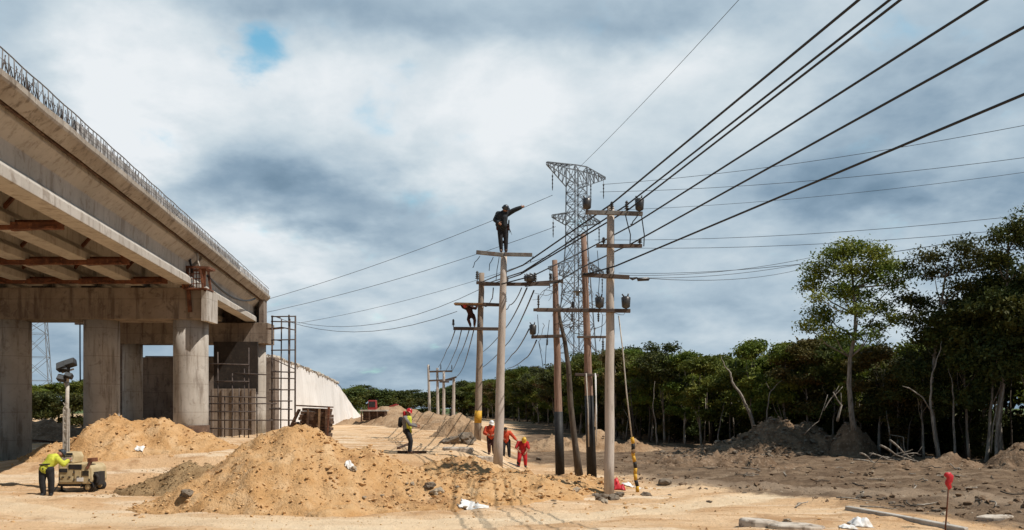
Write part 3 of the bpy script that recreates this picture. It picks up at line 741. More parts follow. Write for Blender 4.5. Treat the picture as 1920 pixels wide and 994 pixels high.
mb = MB(); mb.box(ec+Vector((-.75, -.35, 2.05)), (1.0, .9, 1.05), None, .85); cb = bevel(mb.build('cab', M['machine'], ex), .06)
mb = MB(); mb.box(ec+Vector((-.75, -.80, 2.1)), (.7, .05, .6)); mb.build('window', M['dark'], cb)
mb = MB(); mb.beam(ec+Vector((.6, .2, 1.5)), ec+Vector((1.9, .2, 2.0)), .35, .4); mb.beam(ec+Vector((1.9, .2, 2.05)), ec+Vector((2.8, .2, .6)), .28, .3); mb.build('boom', M['machine'], ex)
mb = MB(); mb.box(ec+Vector((2.8, .2, .35)), (.7, .8, .6), Matrix.Rotation(.4, 3, 'Y')); mb.build('bucket', M['dark'], ex)

# ------------------------------------------------------------------ utility poles
def insulator(parent, p, h=.34, r=.085, m=None, up=1, name='insulator'):
    mb = MB(); p = Vector(p); pr = [(.02, 0), (.025, up*h*.2)]
    for i in range(4):
        z = h*(.22+.18*i); pr += [(r*.45, up*z), (r*(1-.1*i), up*(z+h*.05)), (r*.5, up*(z+h*.12))]
    pr += [(r*.35, up*h*.97), (.01, up*h)]
    mb.lathe(p, pr, 8); return mb.build(name, m or M['porcelain'], parent)
def upole(base, top, Y, r0, r1, m, label, arms, tar=None, group='wooden and concrete utility poles of the power line', bands=()):
    b = P(*base, Y); tp = P(*top, Y); zg = HT(b.x, Y)
    u = (zg-b.z)/(tp.z-b.z); b = b.lerp(tp, u)
    root = empty('utility_pole', b, label, 'utility pole', group)
    n = 9; pts = [b.lerp(tp, -.03)]+[b.lerp(tp, i/n) for i in range(1, n+1)]
    pts = [p+Vector((.025*noise.noise(Vector((base[0], i*.7, 0))), 0, 0)) if 0 < i < n else p for i, p in enumerate(pts)]
    rr = [r0+(r1-r0)*i/n for i in range(n+1)]
    mb = MB(); mb.tube(pts, rr, 14); mb.build('shaft', m, root)
    def onp(py): 
        q = (P(0, py, Y).z-b.z)/(tp.z-b.z); return b.lerp(tp, q), r0+(r1-r0)*q
    if tar:
        q, r = onp(tar); mb = MB(); mb.tube([b-(tp-b)*.02, q], [r0+.012, r+.012], 14); mb.build('tar_sleeve', M['tar'], root)
    for (p0, p1, mm) in bands:
        q0, ra = onp(p0); q1, rb = onp(p1); mb = MB(); mb.tube([q0, q1], [ra+.008, rb+.008], 14); mb.build('painted_band', mm, root)
    for arm in arms:
        (l, r_), h, ma, ins = arm[0:4]; dy = arm[4] if len(arm) > 4 else -1
        yy = Y+dy*(r1+.03+h*.45)
        pl, pr = P(*l, yy), P(*r_, yy)
        mb = MB(); mb.beam(pl, pr, h*.85, h); ao = bevel(mb.build('crossarm', ma, root), .012, 1)
        for it in ins:
            u = it[0]; kind = it[1]; p = pl.lerp(pr, u)
            if kind == 'pin': insulator(ao, p+Vector((0, 0, h*.48)), it[2], it[3] if len(it) > 3 else .085)
            elif kind == 'hang': insulator(ao, p-Vector((0, 0, h*.48)), it[2], .06, None, -1, 'hanging_insulator')
            elif kind == 'can':
                mb = MB(); q = p+Vector((0, -.05, h*.5)); hh = it[2]
                mb.lathe(q, [(.02, 0), (.10, .03), (.13, hh*.15), (.15, hh*.8), (.09, hh*.88), (.05, hh*.9)], 10); mb.tube([q+Vector((-.05, 0, hh*.85)), q+Vector((-.12, 0, hh*1.05))], .025, 5); mb.tube([q+Vector((.05, 0, hh*.85)), q+Vector((.08, 0, hh*1.08))], .025, 5)
                mb.build('surge_arrester', M['porcelain'], ao)
            elif kind == 'dead':
                mb = MB(); mb.tube([p, p+Vector((it[2], 0, -.03)), p+Vector((it[2]*1.05, 0, -.03))], [.03, .06, .03], 7); mb.build('strain_insulator', M['porcelain'], ao)
    return root, b, tp, onp
yA, yB, yC, yD, yE = 28.2, 32.4, 47.5, 36.5, 33.6
pA = upole((1142, 928), (1145, 388), yA, .165, .115, M['polec'], 'nearest tall utility pole, pale and bare, with stones heaped round its foot',
 [(((1098, 398), (1205, 401)), .13, M['armgrey'], [(.02, 'can', .42), (.46, 'pin', .30), (.72, 'pin', .34), (.94, 'can', .46)]),
  (((1118, 461), (1204, 461)), .11, M['arm'], [(.16, 'pin', .22), (.95, 'pin', .18)]),
  (((1090, 515), (1180, 520)), .13, M['arm'], [(.55, 'pin', .2)]),
  (((1006, 581), (1182, 583)), .12, M['arm'], [(.02, 'pin', .42, .05), (.67, 'can', .42), (.95, 'can', .44), (.38, 'hang', .3)])])
pB = upole((933, 897), (945, 474), yB, .185, .115, M['polec'], 'leaning grey utility pole with a lineman standing on its top',
 [(((893, 473), (943, 478)), .14, M['armgrey'], []), (((946, 477), (998, 478)), .13, M['armgrey'], []),
  (((898, 533), (1030, 533)), .12, M['arm'], [(.40, 'pin', .22), (.72, 'can', .30), (.80, 'pin', .36)], 1),
  (((905, 570), (948, 572)), .10, M['arm'], [(.98, 'pin', .30)], 1)])
pC = upole((895, 838), (903, 512), yC, .20, .15, M['polew'], 'wooden utility pole with a yellow band and a man working on its crossarm',
 [(((853, 570), (938, 572)), .16, M['arm'], []), (((850, 616), (938, 617)), .17, M['arm'], [(.0, 'pin', .42, .10), (.55, 'pin', .3), (.99, 'pin', .45, .10)]),
  (((893, 530), (940, 533)), .16, M['arm'], [(.04, 'pin', .55, .13)])], bands=((770, 793, M['yellow']),))
pD = upole((1050, 884), (1040, 488), yD, .185, .11, M['poler'], 'reddish wooden utility pole with a short black tarred foot beside the red clad worker',
 [(((974, 533), (1056, 527)), .12, M['arm'], [(.18, 'can', .30), (.30, 'can', .34), (.72, 'pin', .3)]),
  (((1000, 581), (1045, 582)), .12, M['arm'], []),
  (((996, 632), (1056, 630)), .13, M['arm'], [(.05, 'can', .5), (.5, 'hang', .3)])], tar=772)
pE = upole((1110, 902), (1094, 440), yE, .18, .105, M['poler'], 'reddish wooden utility pole with a tall black tarred foot and white conduits',
 [(((1078, 702), (1122, 704)), .10, M['arm'], []), (((1050, 582), (1130, 582)), .10, M['arm'], [(.3, 'pin', .3), (.9, 'hang', .4)], 1), (((1082, 632), (1136, 632)), .09, M['arm'], [(.9, 'hang', .5)])], tar=742)
for (a, b_) in (((1099, 700), (1104, 838)), ((1117, 704), (1116, 800)), ((1116, 700), (1118, 836))):
    mb = MB(); p, q = P(*a, yE-.22), P(*b_, yE-.24); mb.tube([p, p.lerp(q, .5)+Vector((.02, 0, 0)), q], .028, 6); mb.build('conduit', M['white'] if a[0] != 1099 else M['kerb'], pE[0])
mb = MB(); c = P(1083, 545, yE-.3); mb.lathe(c, [(.01, .16), (.05, .14), (.06, .02), (.22, -.04), (.2, -.06), (.06, -.06), (.07, -.18), (.02, -.2)], 12); mb.build('street_lamp_head', M['glass'], pE[0])
mb = MB(); mb.tube([P(1096, 560, yE), P(1088, 540, yE-.2), P(1083, 541, yE-.3)], .018, 5); mb.build('lamp_bracket', M['arm'], pE[0])
# leaning trunk wrapped with dry creeper between the two tarred poles
mb = MB(); tr = [P(1086, 892, 35.2), P(1078, 830, 35.2), P(1070, 760, 35.2), P(1066, 690, 35.2), P(1059, 640, 35.2), P(1050, 600, 35.3), P(1047, 570, 35.3)]
mb.tube(tr, [.17, .12, .115, .10, .085, .07, .04], 9)
lt = empty('dead_tree', tr[0], 'leaning dead trunk with yellowing creeper between the two black footed poles', 'tree'); mb.build('trunk', M['barkd'], lt)
# small poles far along the line
far = [((806, 790), (803, 684), 118, 'far'), ((821, 790), (820, 690), 112, 'b'), ((832, 792), (832, 697), 106, 'c'), ((850, 795), (851, 708), 98, 'd')]
FARL = ['thinnest far utility pole, last of the row near the soil ridge', 'far utility pole carrying the long double crossarm', 'far pale utility pole between the double armed pole and the forest', 'far utility pole closest to the forest edge']
for k, (b_, tp, Yf, _) in enumerate(far):
    arms = [[], [(((805, 697), (848, 696)), .22, M['arm'], [(.0, 'pin', .7, .1), (.5, 'pin', .8, .1), (.98, 'pin', .7, .1)]), (((804, 714), (848, 712)), .22, M['arm'], [])], [(((824, 716), (842, 716)), .2, M['arm'], [])], [(((838, 712), (856, 707)), .2, M['arm'], [])]][k]
    upole(b_, tp, Yf, .20, .15, M['polec'], FARL[k], arms)

# ------------------------------------------------------------------ steel lattice towers
def lattice_tower(loc, ang, label, H=None):
    root = empty('lattice_tower', (0, 0, 0), label, 'lattice tower', 'steel lattice transmission towers')
    def panel(mb, b0, b1, z0, z1, n):
        ws = []
        for i in range(n+1):
            u = i/n; ws.append((b0+(b1-b0)*u, z0+(z1-z0)*u))
        sg = ((-1, -1), (1, -1), (1, 1), (-1, 1))
        for i in range(n):
            (wa, za), (wb, zb_) = ws[i], ws[i+1]
            for k in range(4):
                s0, s1 = sg[k], sg[(k+1) % 4]
                p0 = Vector((s0[0]*wa, s0[1]*wa, za)); p1 = Vector((s0[0]*wb, s0[1]*wb, zb_)); q0 = Vector((s1[0]*wa, s1[1]*wa, za)); q1 = Vector((s1[0]*wb, s1[1]*wb, zb_))
                mb.beam(p0, p1, .105); mb.beam(p0, q1, .055); mb.beam(q0, p1, .055); mb.beam(p1, q1, .055)
    for (b0, b1, z0, z1, n) in ((2.3, 1.5, -.5, 13, 4), (1.5, .95, 13, 23, 5), (.95, .90, 23, 30.3, 6)):
        mb = MB(); panel(mb, b0, b1, z0, z1, n); mb.build('mast_section', M['steel'], root)
    def arm(name, x0, x1, za, zb_, ze, n=5, wd=.9):
        mb = MB()
        for i in range(n):
            u0, u1 = i/n, (i+1)/n; xa, xb = x0+(x1-x0)*u0, x0+(x1-x0)*u1
            ta, tb = za+(ze-za)*u0, za+(ze-za)*u1; ba, bb = zb_+(ze-.25-zb_)*u0, zb_+(ze-.25-zb_)*u1
            wa, wb_ = wd*(1-u0*.85), wd*(1-u1*.85)
            for s_ in (-1, 1):
                mb.beam((xa, s_*wa, ta), (xb, s_*wb_, tb), .095); mb.beam((xa, s_*wa, ba), (xb, s_*wb_, bb), .095)
                mb.beam((xa, s_*wa, ta), (xb, s_*wb_, bb), .075); mb.beam((xb, s_*wb_, tb), (xb, s_*wb_, bb), .06)
            mb.beam((xa, -wa, ta), (xb, wb_, tb), .075); mb.beam((xa, wa, ba), (xb, -wb_, bb), .075); mb.beam((xb, -wb_, tb), (xb, wb_, tb), .075)
        return mb.build(name, M['steel'], root)
    tl = arm('top_crossarm', -.9, -4.4, 32.2, 29.9, 32.2); tr_ = arm('top_crossarm', .9, 4.4, 32.2, 29.9, 31.6)
    mb = MB()
    for s_ in (-1, 1): mb.beam((-.9, s_*.9, 32.2), (.9, s_*.9, 32.2), .12); mb.beam((-.9, s_*.9, 30.3), (.9, s_*.9, 32.2), .085); mb.beam((.9, s_*.9, 30.3), (-.9, s_*.9, 32.2), .085)
    for x in (-.9, .9):
        for s_ in (-1, 1): mb.beam((x, s_*.9, 30.2), (x, s_*.9, 32.2), .12)
    mb.build('top_cage', M['steel'], root)
    ml = arm('crossarm', -.93, -3.6, 26.6, 25.2, 26.0, 4); mr = arm('crossarm', .93, 3.6, 26.6, 25.2, 26.0, 4)
    ll = arm('crossarm', -1.2, -4.1, 20.6, 19.0, 19.8, 4, 1.2); lr = arm('crossarm', 1.2, 4.1, 20.6, 19.0, 19.8, 4, 1.2)
    for (p_, x, z) in ((tl, -3.6, 31.3), (tr_, 4.2, 31.3), (tr_, 2.2, 30.9), (ml, -3.5, 25.7), (mr, 3.5, 25.7), (ll, -4.0, 19.5), (lr, 4.0, 19.5)):
        insulator(p_, (x, 0, z), 2.4, .11, None, -1, 'insulator_string')
    root.location = loc; root.rotation_euler = (0, 0, R(ang))
    return root
TY = 108.0
tw = lattice_tower((P(1081, 0, TY).x, TY, base_z(P(1081, 0, TY).x, TY)-1.2), 33, 'tall steel lattice tower rising behind the reddish wooden poles')
tw2 = copy_tree(tw); tw2['label'] = 'steel lattice tower seen under the bridge behind the near columns'
tw2.location = (P(66, 0, 128).x, 128, .4); tw2.rotation_euler = (0, 0, R(20))

# ------------------------------------------------------------------ cables
def cable(name, pts, r, m, label, group, s=0.0):
    full = []
    for i in range(len(pts)-1):
        seg = sag(pts[i], pts[i+1], s, 10 if s else 4)
        full += seg if i == 0 else seg[1:]
    mb = MB(); mb.tube(full, r, 6)
    return tag(mb.build(name, m, loc=full[0]), label, 'cable', group)
def heavy(edge, a, rest, label, r=.026):
    pa = P(*a, yA-.25); Ye = (pa.z+.35-CAMZ)*F/(HZ-edge[1]); pe = P(*edge, Ye)
    d = (pe-pa); d.z = .35; pf = pe+d*((-14-Ye)/(pe.y-pa.y)); pf.z = pe.z+.2
    cable('power_cable', [pf, pe, pa]+rest, r, M['black'], label, 'black cables of the power line over the site')
cB = lambda px, py, dy=-.25: P(px, py, yB+dy)
cC = lambda px, py, dy=-.3: P(px, py, yC+dy)
heavy((1610, 0), (1146, 383), [cB(981, 497), cC(903, 529)], 'uppermost thick black cable running over the nearest pole top')
heavy((1668, 0), (1173, 386), [cB(980, 510), cC(905, 534)], 'upper of the two thick black cables that run close together as a pair', .024)
heavy((1688, 0), (1180, 392), [cB(975, 515), cC(915, 535)], 'lower of the two thick black cables that run close together as a pair', .024)
heavy((1850, 0), (1186, 422), [P(1102, 467, yE-.3), cB(1000, 517), cB(940, 533)], 'thick black cable next below the pair, crossing the nearest pole under its top arm', .023)
heavy((1920, 51), (1186, 456), [P(1086, 504, yE-.3), P(1044, 530, yD-.3), cB(985, 537)], 'thick black cable passing the second crossarm of the nearest pole', .023)
heavy((1920, 177), (1154, 499), [P(1093, 516, yA-.3)], 'lowest thick black cable, ending at the third crossarm of the nearest pole', .024)
DG = 'drooping cables between the poles and the far poles'
for i, (a, ya_, mid, ym, e, ye, lb) in enumerate((
 ((853, 620), yC, (838, 655), 80, (822, 688), 112, 'drooping black cable from the outer end of the worker\'s crossarm'),
 ((865, 620), yC, (853, 660), 80, (834, 698), 112, 'second drooping black cable from the worker\'s crossarm'),
 ((880, 618), yC, (862, 665), 78, (846, 698), 112, 'drooping black cable passing below the worker\'s legs'),
 ((888, 620), yC, (868, 690), 78, (854, 707), 98, 'drooping black cable close to the yellow banded pole'),
 ((988, 540), yB, (948, 615), 60, (905, 660), 96, 'drooping black cable from the middle crossarm to beside the leaning pole'),
 ((1001, 545), yB, (955, 640), 60, (903, 690), 96, 'drooping black cable from the far end of the middle crossarm'),
 ((992, 617), yD, (960, 665), 60, (936, 690), 96, 'drooping black cable from the lowest crossarm of the reddish pole'),
 ((1006, 638), yD, (985, 672), 60, (953, 690), 96, 'short drooping cable under the lowest crossarm of the reddish pole'),
 ((978, 540), yB, (955, 572), 40, (944, 575), yB, 'short black jumper joining two crossarms of the leaning pole'),
 ((925, 540), yB, (922, 560), 40, (908, 574), yC, 'short black jumper from the long crossarm down to the man on the crossarm'))):
    cable('dropper_cable', [P(*a, ya_-.1), P(*mid, ym), P(*e, ye)], .02 if ye < 60 else .03, M['black'], lb, DG, .15)
# thin far wires
TG = 'thin wires of the transmission line'
def thin(a, ya_, b_, yb_, lb, r=.03, s=.8, n=None): cable('transmission_wire', [P(*a, ya_), P(*b_, yb_)], r, M['wire'], lb, TG, s)
thin((1036, 366), 107, (470, 570), 122, 'thin wire from the tower top past the lineman to the bridge')
thin((1042, 425), 107, (470, 592), 122, 'thin wire ending at the bridge, second down from the tower')
thin((1035, 478), 107, (560, 606), 122, 'thin wire fading out near the scaffold top', .024)
thin((905, 540), yC, (556, 604), 60, 'thin slack wire from the banded pole to the scaffold top', .014, 1.0)
thin((857, 584), yC, (511, 592), 60, 'sagging wire between the crossarm worker and the scaffold', .016, 1.1)
cable('transmission_wire', [P(1080, 320, 107), P(1385, 0, 64), P(1960, -600, 35)], .022, M['wire'], 'single thin wire climbing steeply from the tower top across the clouds', TG, .25)
thin((1130, 346, ), 110, (1980, 224), 74, 'highest of the thin wires slanting behind the thick cables', .026, .7)
thin((1125, 360), 110, (1980, 288), 80, 'thin wire slanting below the highest one behind the thick cables', .026, .7)
thin((1120, 395), 110, (1980, 315), 82, 'third thin wire down behind the thick cables', .022, .7)
thin((1115, 450), 110, (1990, 396), 86, 'thin wire just over the tops of the tall trees', .028, .8)
thin((1115, 464), 110, (1960, 424), 86, 'thin wire touching the crown of the tall tree', .028, .8)
thin((1160, 512), 100, (1845, 445), 60, 'dark thin wire ending among the tall tree tops', .026, .8)
thin((1160, 516), 60, (1520, 483), 62, 'upper of three parallel wires running into the tall tree', .018, .4)
thin((1160, 520), 60, (1520, 492), 62, 'middle of three parallel wires running into the tall tree', .018, .4)
thin((1215, 522), yA+12, (1520, 500), 60, 'lowest of three parallel wires running into the tall tree', .016, .4)
# strain insulator of the lowest of those wires, by the nearest pole
mb = MB(); mb.tube([P(1180, 521, yA), P(1186, 523, yA), P(1194, 521, yA), P(1196, 524, yA), P(1216, 523, yA), P(1218, 522, yA)], [.02, .05, .03, .06, .06, .02], 7)
mb.build('strain_insulator', M['porcelain'], pA[0])
# jumper loops on the nearest pole
for (a, m1, b_) in (((1172, 400), (1182, 440), (1181, 458)), ((1203, 405), (1208, 440), (1207, 462)), ((1198, 400), (1187, 415), (1182, 420))):
    mb = MB(); p = [P(*q, yA-.35) for q in (a, m1, b_)]; mb.tube(sag(p[0], p[1], .02, 5)+sag(p[1], p[2], .05, 5)[1:], .018, 5); mb.build('jumper_lead', M['black'], pA[0])
for (a, m1, b_, pr, yy) in (((1008, 590), (1010, 622), (1004, 632), pD[0], yD), ((1030, 600), (1024, 650), (1022, 690), pD[0], yD), ((1010, 640), (1016, 672), (1020, 700), pD[0], yD), ((1060, 540), (1050, 575), (1046, 620), pE[0], yE), ((1120, 470), (1124, 520), (1121, 560), pE[0], yE), ((1130, 590), (1128, 620), (1124, 640), pE[0], yE), ((900, 480), (890, 492), (886, 502), pB[0], yB), ((925, 482), (918, 495), (917, 508), pB[0], yB), ((936, 482), (932, 505), (930, 525), pB[0], yB), ((1000, 480), (996, 486), (994, 490), pB[0], yB)):
    mb = MB(); p = [P(*q, yy-.3) for q in (a, m1, b_)]; mb.tube(sag(p[0], p[1], .02, 5)+sag(p[1], p[2], .05, 5)[1:], .013, 5); mb.build('jumper_lead', M['black'], pr)
# tangled branches and creeper wires hanging among the wooden poles
for i in range(46):
    px = random.gauss(1078, 28); py = random.uniform(500, 640); p = P(px, py, yE+random.uniform(.4, 2.0)); pts = [p]
    d = Vector((random.uniform(-.5, .5), 0, random.uniform(-1, .4)))
    for k in range(7):
        d = (d+Vector((random.gauss(0, .45), random.gauss(0, .1), random.gauss(0, .35)))).normalized(); pts.append(pts[-1]+d*random.uniform(.10, .24))
    if i == 0: tangle = MB()
    tangle.tube(pts, [.013-.001*k for k in range(8)], 4)
tg = tangle.build('creeper_twigs', M['barkd'], lt); tag(tg, kind='stuff')
# guy wire with its yellow and black striped guard
gy_a, gy_m, gy_b = P(1160, 592, yA), P(1166, 640, yA), P(1195, 918, 28.6)
gy_b.z = HT(gy_b.x, gy_b.y)
gw = empty('guy_wire', gy_b, 'anchored guy wire in a yellow and black striped guard beside the red bag', 'guy wire')
mb = MB(); mb.tube([gy_a, P(1168, 660, yA), P(1175, 740, yA), P(1185, 822, 28.4)], .022, 5); mb.build('wire', M['kerb'], gw)
g0 = P(1185, 820, 28.4)
for i in range(9):
    a, b_ = g0.lerp(gy_b, i/9), g0.lerp(gy_b, (i+1)/9)
    mb = MB(); mb.tube([a+Vector((.02*math.sin(i*1.7), 0, 0)), b_+Vector((.02*math.sin((i+1)*1.7), 0, 0))], .058, 8); mb.build('guard_band', M['yellow'] if i % 3 != 1 else M['tar'], gw)
mb = MB(); mb.rock(P(1188, 846, 28.4), .085, 4, .9, 1); mb.build('clamp', M['wood'], gw)
# ------------------------------------------------------------------ trees
def crown_data(name, seed, clumps, n_leaf, leaf, m, flat=.55, shell=.55, spray=14, sig=.2):
    """leaves: small folded quads spread through the clumps; clumps = [(centre, (rx, ry, rz), share)]"""
    rg = np.random.default_rng(seed)
    sh = np.array([c[2] for c in clumps], float); sh /= sh.sum()
    vs = []
    for (c, r, _), s_ in zip(clumps, sh):
        n = max(spray, int(n_leaf*s_)); ns = max(1, n//spray)
        d = rg.normal(size=(ns, 3)); d /= np.linalg.norm(d, axis=1)[:, None]
        rad = rg.random(ns)**shell*rg.uniform(.75, 1.25, ns)
        cc = np.array(c)+d*rad[:, None]*np.array(r)
        p = np.repeat(cc, spray, 0); n = len(p)
        p = p+rg.normal(size=(n, 3))*np.array([sig, sig, sig*.55])
        nrm = rg.normal(size=(n, 3))*.75+np.array([0, 0, flat]); nrm /= np.linalg.norm(nrm, axis=1)[:, None]
        a = np.cross(nrm, rg.normal(size=(n, 3))); a /= np.linalg.norm(a, axis=1)[:, None]
        b = np.cross(nrm, a); L = leaf*rg.uniform(.55, 1.35, n)[:, None]
        q = np.stack([p-a*L*.5, p+b*L*.27+nrm*L*.06, p+a*L*.5-nrm*L*.1, p-b*L*.27+nrm*L*.06], 1)
        vs.append(q.reshape(-1, 3))
    v = np.concatenate(vs); f = np.arange(len(v)).reshape(-1, 4)
    return np_data(name, v, f, m)
def trunk_mb(rg, h, r0, lean, clumps, limbs=5, wob=.18, top=.8):
    mb = MB(); n = 8; pts = []; rr = []
    dx, dy = lean
    for i in range(n+1):
        u = i/n; pts.append(Vector((dx*h*u+wob*math.sin(u*5+rg.random()*1.2)*u, dy*h*u+wob*math.sin(u*4+2+rg.random())*u, h*top*u-.25*(1-u)))); rr.append(r0*(1.25-.25*min(1, u*8) if u < .12 else 1-.8*u)+.008)
    mb.tube(pts, rr, 7)
    cs = sorted(clumps, key=lambda c: -c[2])[:limbs]
    for (c, r, _) in cs:
        cv = Vector(c); u = min(.85, max(.25, (cv.z-.22*h)/(h*top)-.12)); k = u*n; i = int(k); st_ = pts[i].lerp(pts[min(n, i+1)], k-i)
        md = st_.lerp(cv, .5)+Vector((rg.uniform(-.2, .2), rg.uniform(-.2, .2), rg.uniform(-.25, .1))); ra = r0*(1-.8*u)*.55
        mb.tube([st_, md, cv, cv+(cv-md)*.3], [ra, ra*.7, ra*.4, .006], 5)
    return mb
def broad_clumps(rg, h, w, z0, n, flat=.55):
    cl = []
    for i in range(n):
        u = (i+.5)/n; z = z0+(h-z0)*(rg.random()**.8); e = (z-z0)/(h-z0)
        rr = w*math.sqrt(max(.05, 1-(2*e-.85)**2/1.35)); an = rg.random()*6.283; d = rr*rg.random()**.45*.8
        s_ = w*rg.uniform(.26, .46)
        cl.append(((d*math.cos(an), d*math.sin(an), min(z, h-s_*flat)), (s_, s_, s_*flat), s_*s_))
    return cl
def proto_tree(nm, seed, h, w, z0, ncl, nleaf, leaf, r0, m, bark, lean=(0, 0)):
    rg = random.Random(seed); cl = broad_clumps(rg, h, w, z0, ncl)
    cd = crown_data('crown', seed, cl, nleaf, leaf, M[m])
    mb = trunk_mb(rg, h, r0, lean, cl)
    t_ = mb.build('trunk', M[bark]); td = t_.data; bpy.data.objects.remove(t_); ORG.pop('trunk', None)
    return (td, cd, h)
def plant(nm, td, cd, loc, rz, sc_, label, cat, group):
    root = bpy.data.objects.new(nm, None); COL.objects.link(root); root.location = loc; root.rotation_euler = (0, 0, rz)
    root.scale = sc_ if hasattr(sc_, '__len__') else (sc_, sc_, sc_); tag(root, label, cat, group)
    for n_, d_ in (('trunk', td), ('crown', cd)):
        if d_ is None: continue
        o = bpy.data.objects.new(n_, d_); COL.objects.link(o); o.parent = root
    return root
NEAR = [proto_tree('t', 200+i, 8.0, 2.0+.25*(i % 3), 2.6+.5*(i % 2), 17, 8500, .225, .085, ('leaf', 'leaf', 'leafd', 'leaf', 'leafb')[i], ('bark', 'barkd', 'bark', 'barkd', 'bark')[i], (random.uniform(-.06, .06), random.uniform(-.05, .05))) for i in range(5)]
SHR = [proto_tree('s', 300+i, 3.2, 1.5, .3, 9, 2600, .2, .04, ('leafd', 'leafd', 'leafb')[i], 'barkd') for i in range(3)]
SKY = [(600, 745), (668, 724), (700, 722), (735, 738), (765, 730), (795, 738), (830, 728), (855, 718), (900, 712), (935, 706), (965, 690), (1000, 682), (1030, 690), (1060, 668), (1100, 655), (1150, 652), (1195, 640), (1215, 634), (1240, 648), (1290, 642), (1330, 640), (1380, 650), (1420, 634), (1450, 640), (1500, 640), (1540, 622), (1590, 600), (1650, 628), (1700, 640), (1740, 610), (1800, 560), (1850, 500), (1900, 480), (1990, 470), (2200, 470)]
def skyline(px): return float(np.interp(px, [s[0] for s in SKY], [s[1] for s in SKY]))
EDGE = [(38, 27), (25.5, 42), (17.5, 53), (9.6, 64.5), (4.6, 84), (1.2, 110), (-6, 150), (-16, 200)]
def along(d):
    for i in range(len(EDGE)-1):
        a, b_ = Vector((*EDGE[i], 0)), Vector((*EDGE[i+1], 0)); L_ = (b_-a).length
        if d <= L_: return a.lerp(b_, d/L_), (b_-a).normalized()
        d -= L_
    return None, None
LBL = ['green broadleaf tree in the front row of the forest edge', 'bushy dark tree standing behind the front row of the forest', 'tall back tree showing only its top over the forest']
rg = random.Random(5)
def where(px):
    if px < 900: return 'far along the cleared strip beyond the banded pole'
    if px < 1020: return 'between the leaning pole and the first black footed pole'
    if px < 1135: return 'behind the black footed poles and the lattice tower'
    if px < 1200: return 'just behind the nearest pole and its guy wire'
    if px < 1330: return 'between the guy wire and the leaning bare trunk'
    if px < 1480: return 'behind the leaning bare trunk and earth mound'
    if px < 1620: return 'under the tall open crowned tree'
    if px < 1760: return 'beside the two pale curved trunks and fallen branches'
    return 'in the dark corner beyond the red marker'
cnt = 0
for row, (off, spc) in enumerate(((0.6, 1.0), (4.2, 1.15), (8.5, 1.45))):
    d = 0
    while True:
        p, dr = along(d)
        if p is None: break
        sp = (1.75 if p.y < 70 else 2.4 if p.y < 115 else 3.6)*spc
        d += sp*rg.uniform(.7, 1.35)
        nrm = Vector((dr.y, -dr.x, 0)); q = p+nrm*(off+rg.uniform(-1.0, 1.0))+dr*rg.uniform(-.5, .5)
        if nrm.x < 0: q = p-nrm*(off+rg.uniform(-1, 1))
        px = 960+F*q.x/q.y
        if px > 2010 and row > 0: continue
        if px > 2080 : continue
        zg = base_z(q.x, q.y); top = CAMZ+(HZ-skyline(px))*q.y/F
        hh = max(3.5, (top-zg)*rg.uniform(.80, 1.03)*(1, .97, .93)[row])
        k = rg.randrange(5) if rg.random() < .8 else 0
        if px > 1500 and rg.random() < .5: k = rg.choice((2, 4))
        td, cd, h0 = NEAR[k]; s_ = hh/h0; wd = max(.75, min(1.25, s_**.5))*rg.uniform(.85, 1.1)/1.0
        if p.y > 100: wd = max(wd, .95)
        plant('forest_tree', td, cd, (q.x, q.y, zg), rg.random()*6.28, (wd, wd, s_), ('front row green tree, ', 'second row bushy tree, ', 'back row tree top, ')[row]+where(px), 'tree', 'trees of the dense forest along the clearing')
        cnt += 1
        if row == 0 and rg.random() < .75 or row == 1 and rg.random() < .7:
            td, cd, h0 = SHR[rg.randrange(3)]; q2 = q+dr*rg.uniform(-1, 1)+nrm*rg.uniform(.2, 1.5)*(1 if nrm.x > 0 else -1); s2_ = rg.uniform(.55, 1.05)*(1 if q.y < 80 else 1.2)
            plant('forest_shrub', None, cd, (q2.x, q2.y, base_z(q2.x, q2.y)), rg.random()*6.28, s2_, 'dark low shrub '+where(px), 'shrub', 'shrubs under the forest edge')
print('forest trees', cnt)
# the deep wood behind, read as one mass
rgn = np.random.default_rng(8)
cl = []
d = 0
while True:
    p, dr = along(d)
    if p is None: break
    d += 1.6 if p.y < 80 else 3.0
    nrm = Vector((dr.y, -dr.x, 0)); nrm = nrm if nrm.x > 0 else -nrm
    px = 960+F*p.x/p.y
    for j in range(3 if p.y > 75 else 8):
        q = p+nrm*(6.5+j*2.6+rg.uniform(-1, 1)); top = CAMZ+(HZ-skyline(960+F*q.x/q.y))*q.y/F; zg = base_z(q.x, q.y); hh = (top-zg)*.80
        for kk in range(3):
            s_ = rg.uniform(1.1, 1.7)*(1 if q.y < 90 else 1.5); zc = zg+hh*(kk+.35)/3.0
            cl.append(((q.x+rg.uniform(-.8, .8), q.y+rg.uniform(-.8, .8), zc), (s_, s_, s_*.85), s_))
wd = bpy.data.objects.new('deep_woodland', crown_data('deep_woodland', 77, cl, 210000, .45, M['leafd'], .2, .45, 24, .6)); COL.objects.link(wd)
tag(wd, 'dark deep wood filling the background behind the forest edge', 'woodland', kind='stuff')
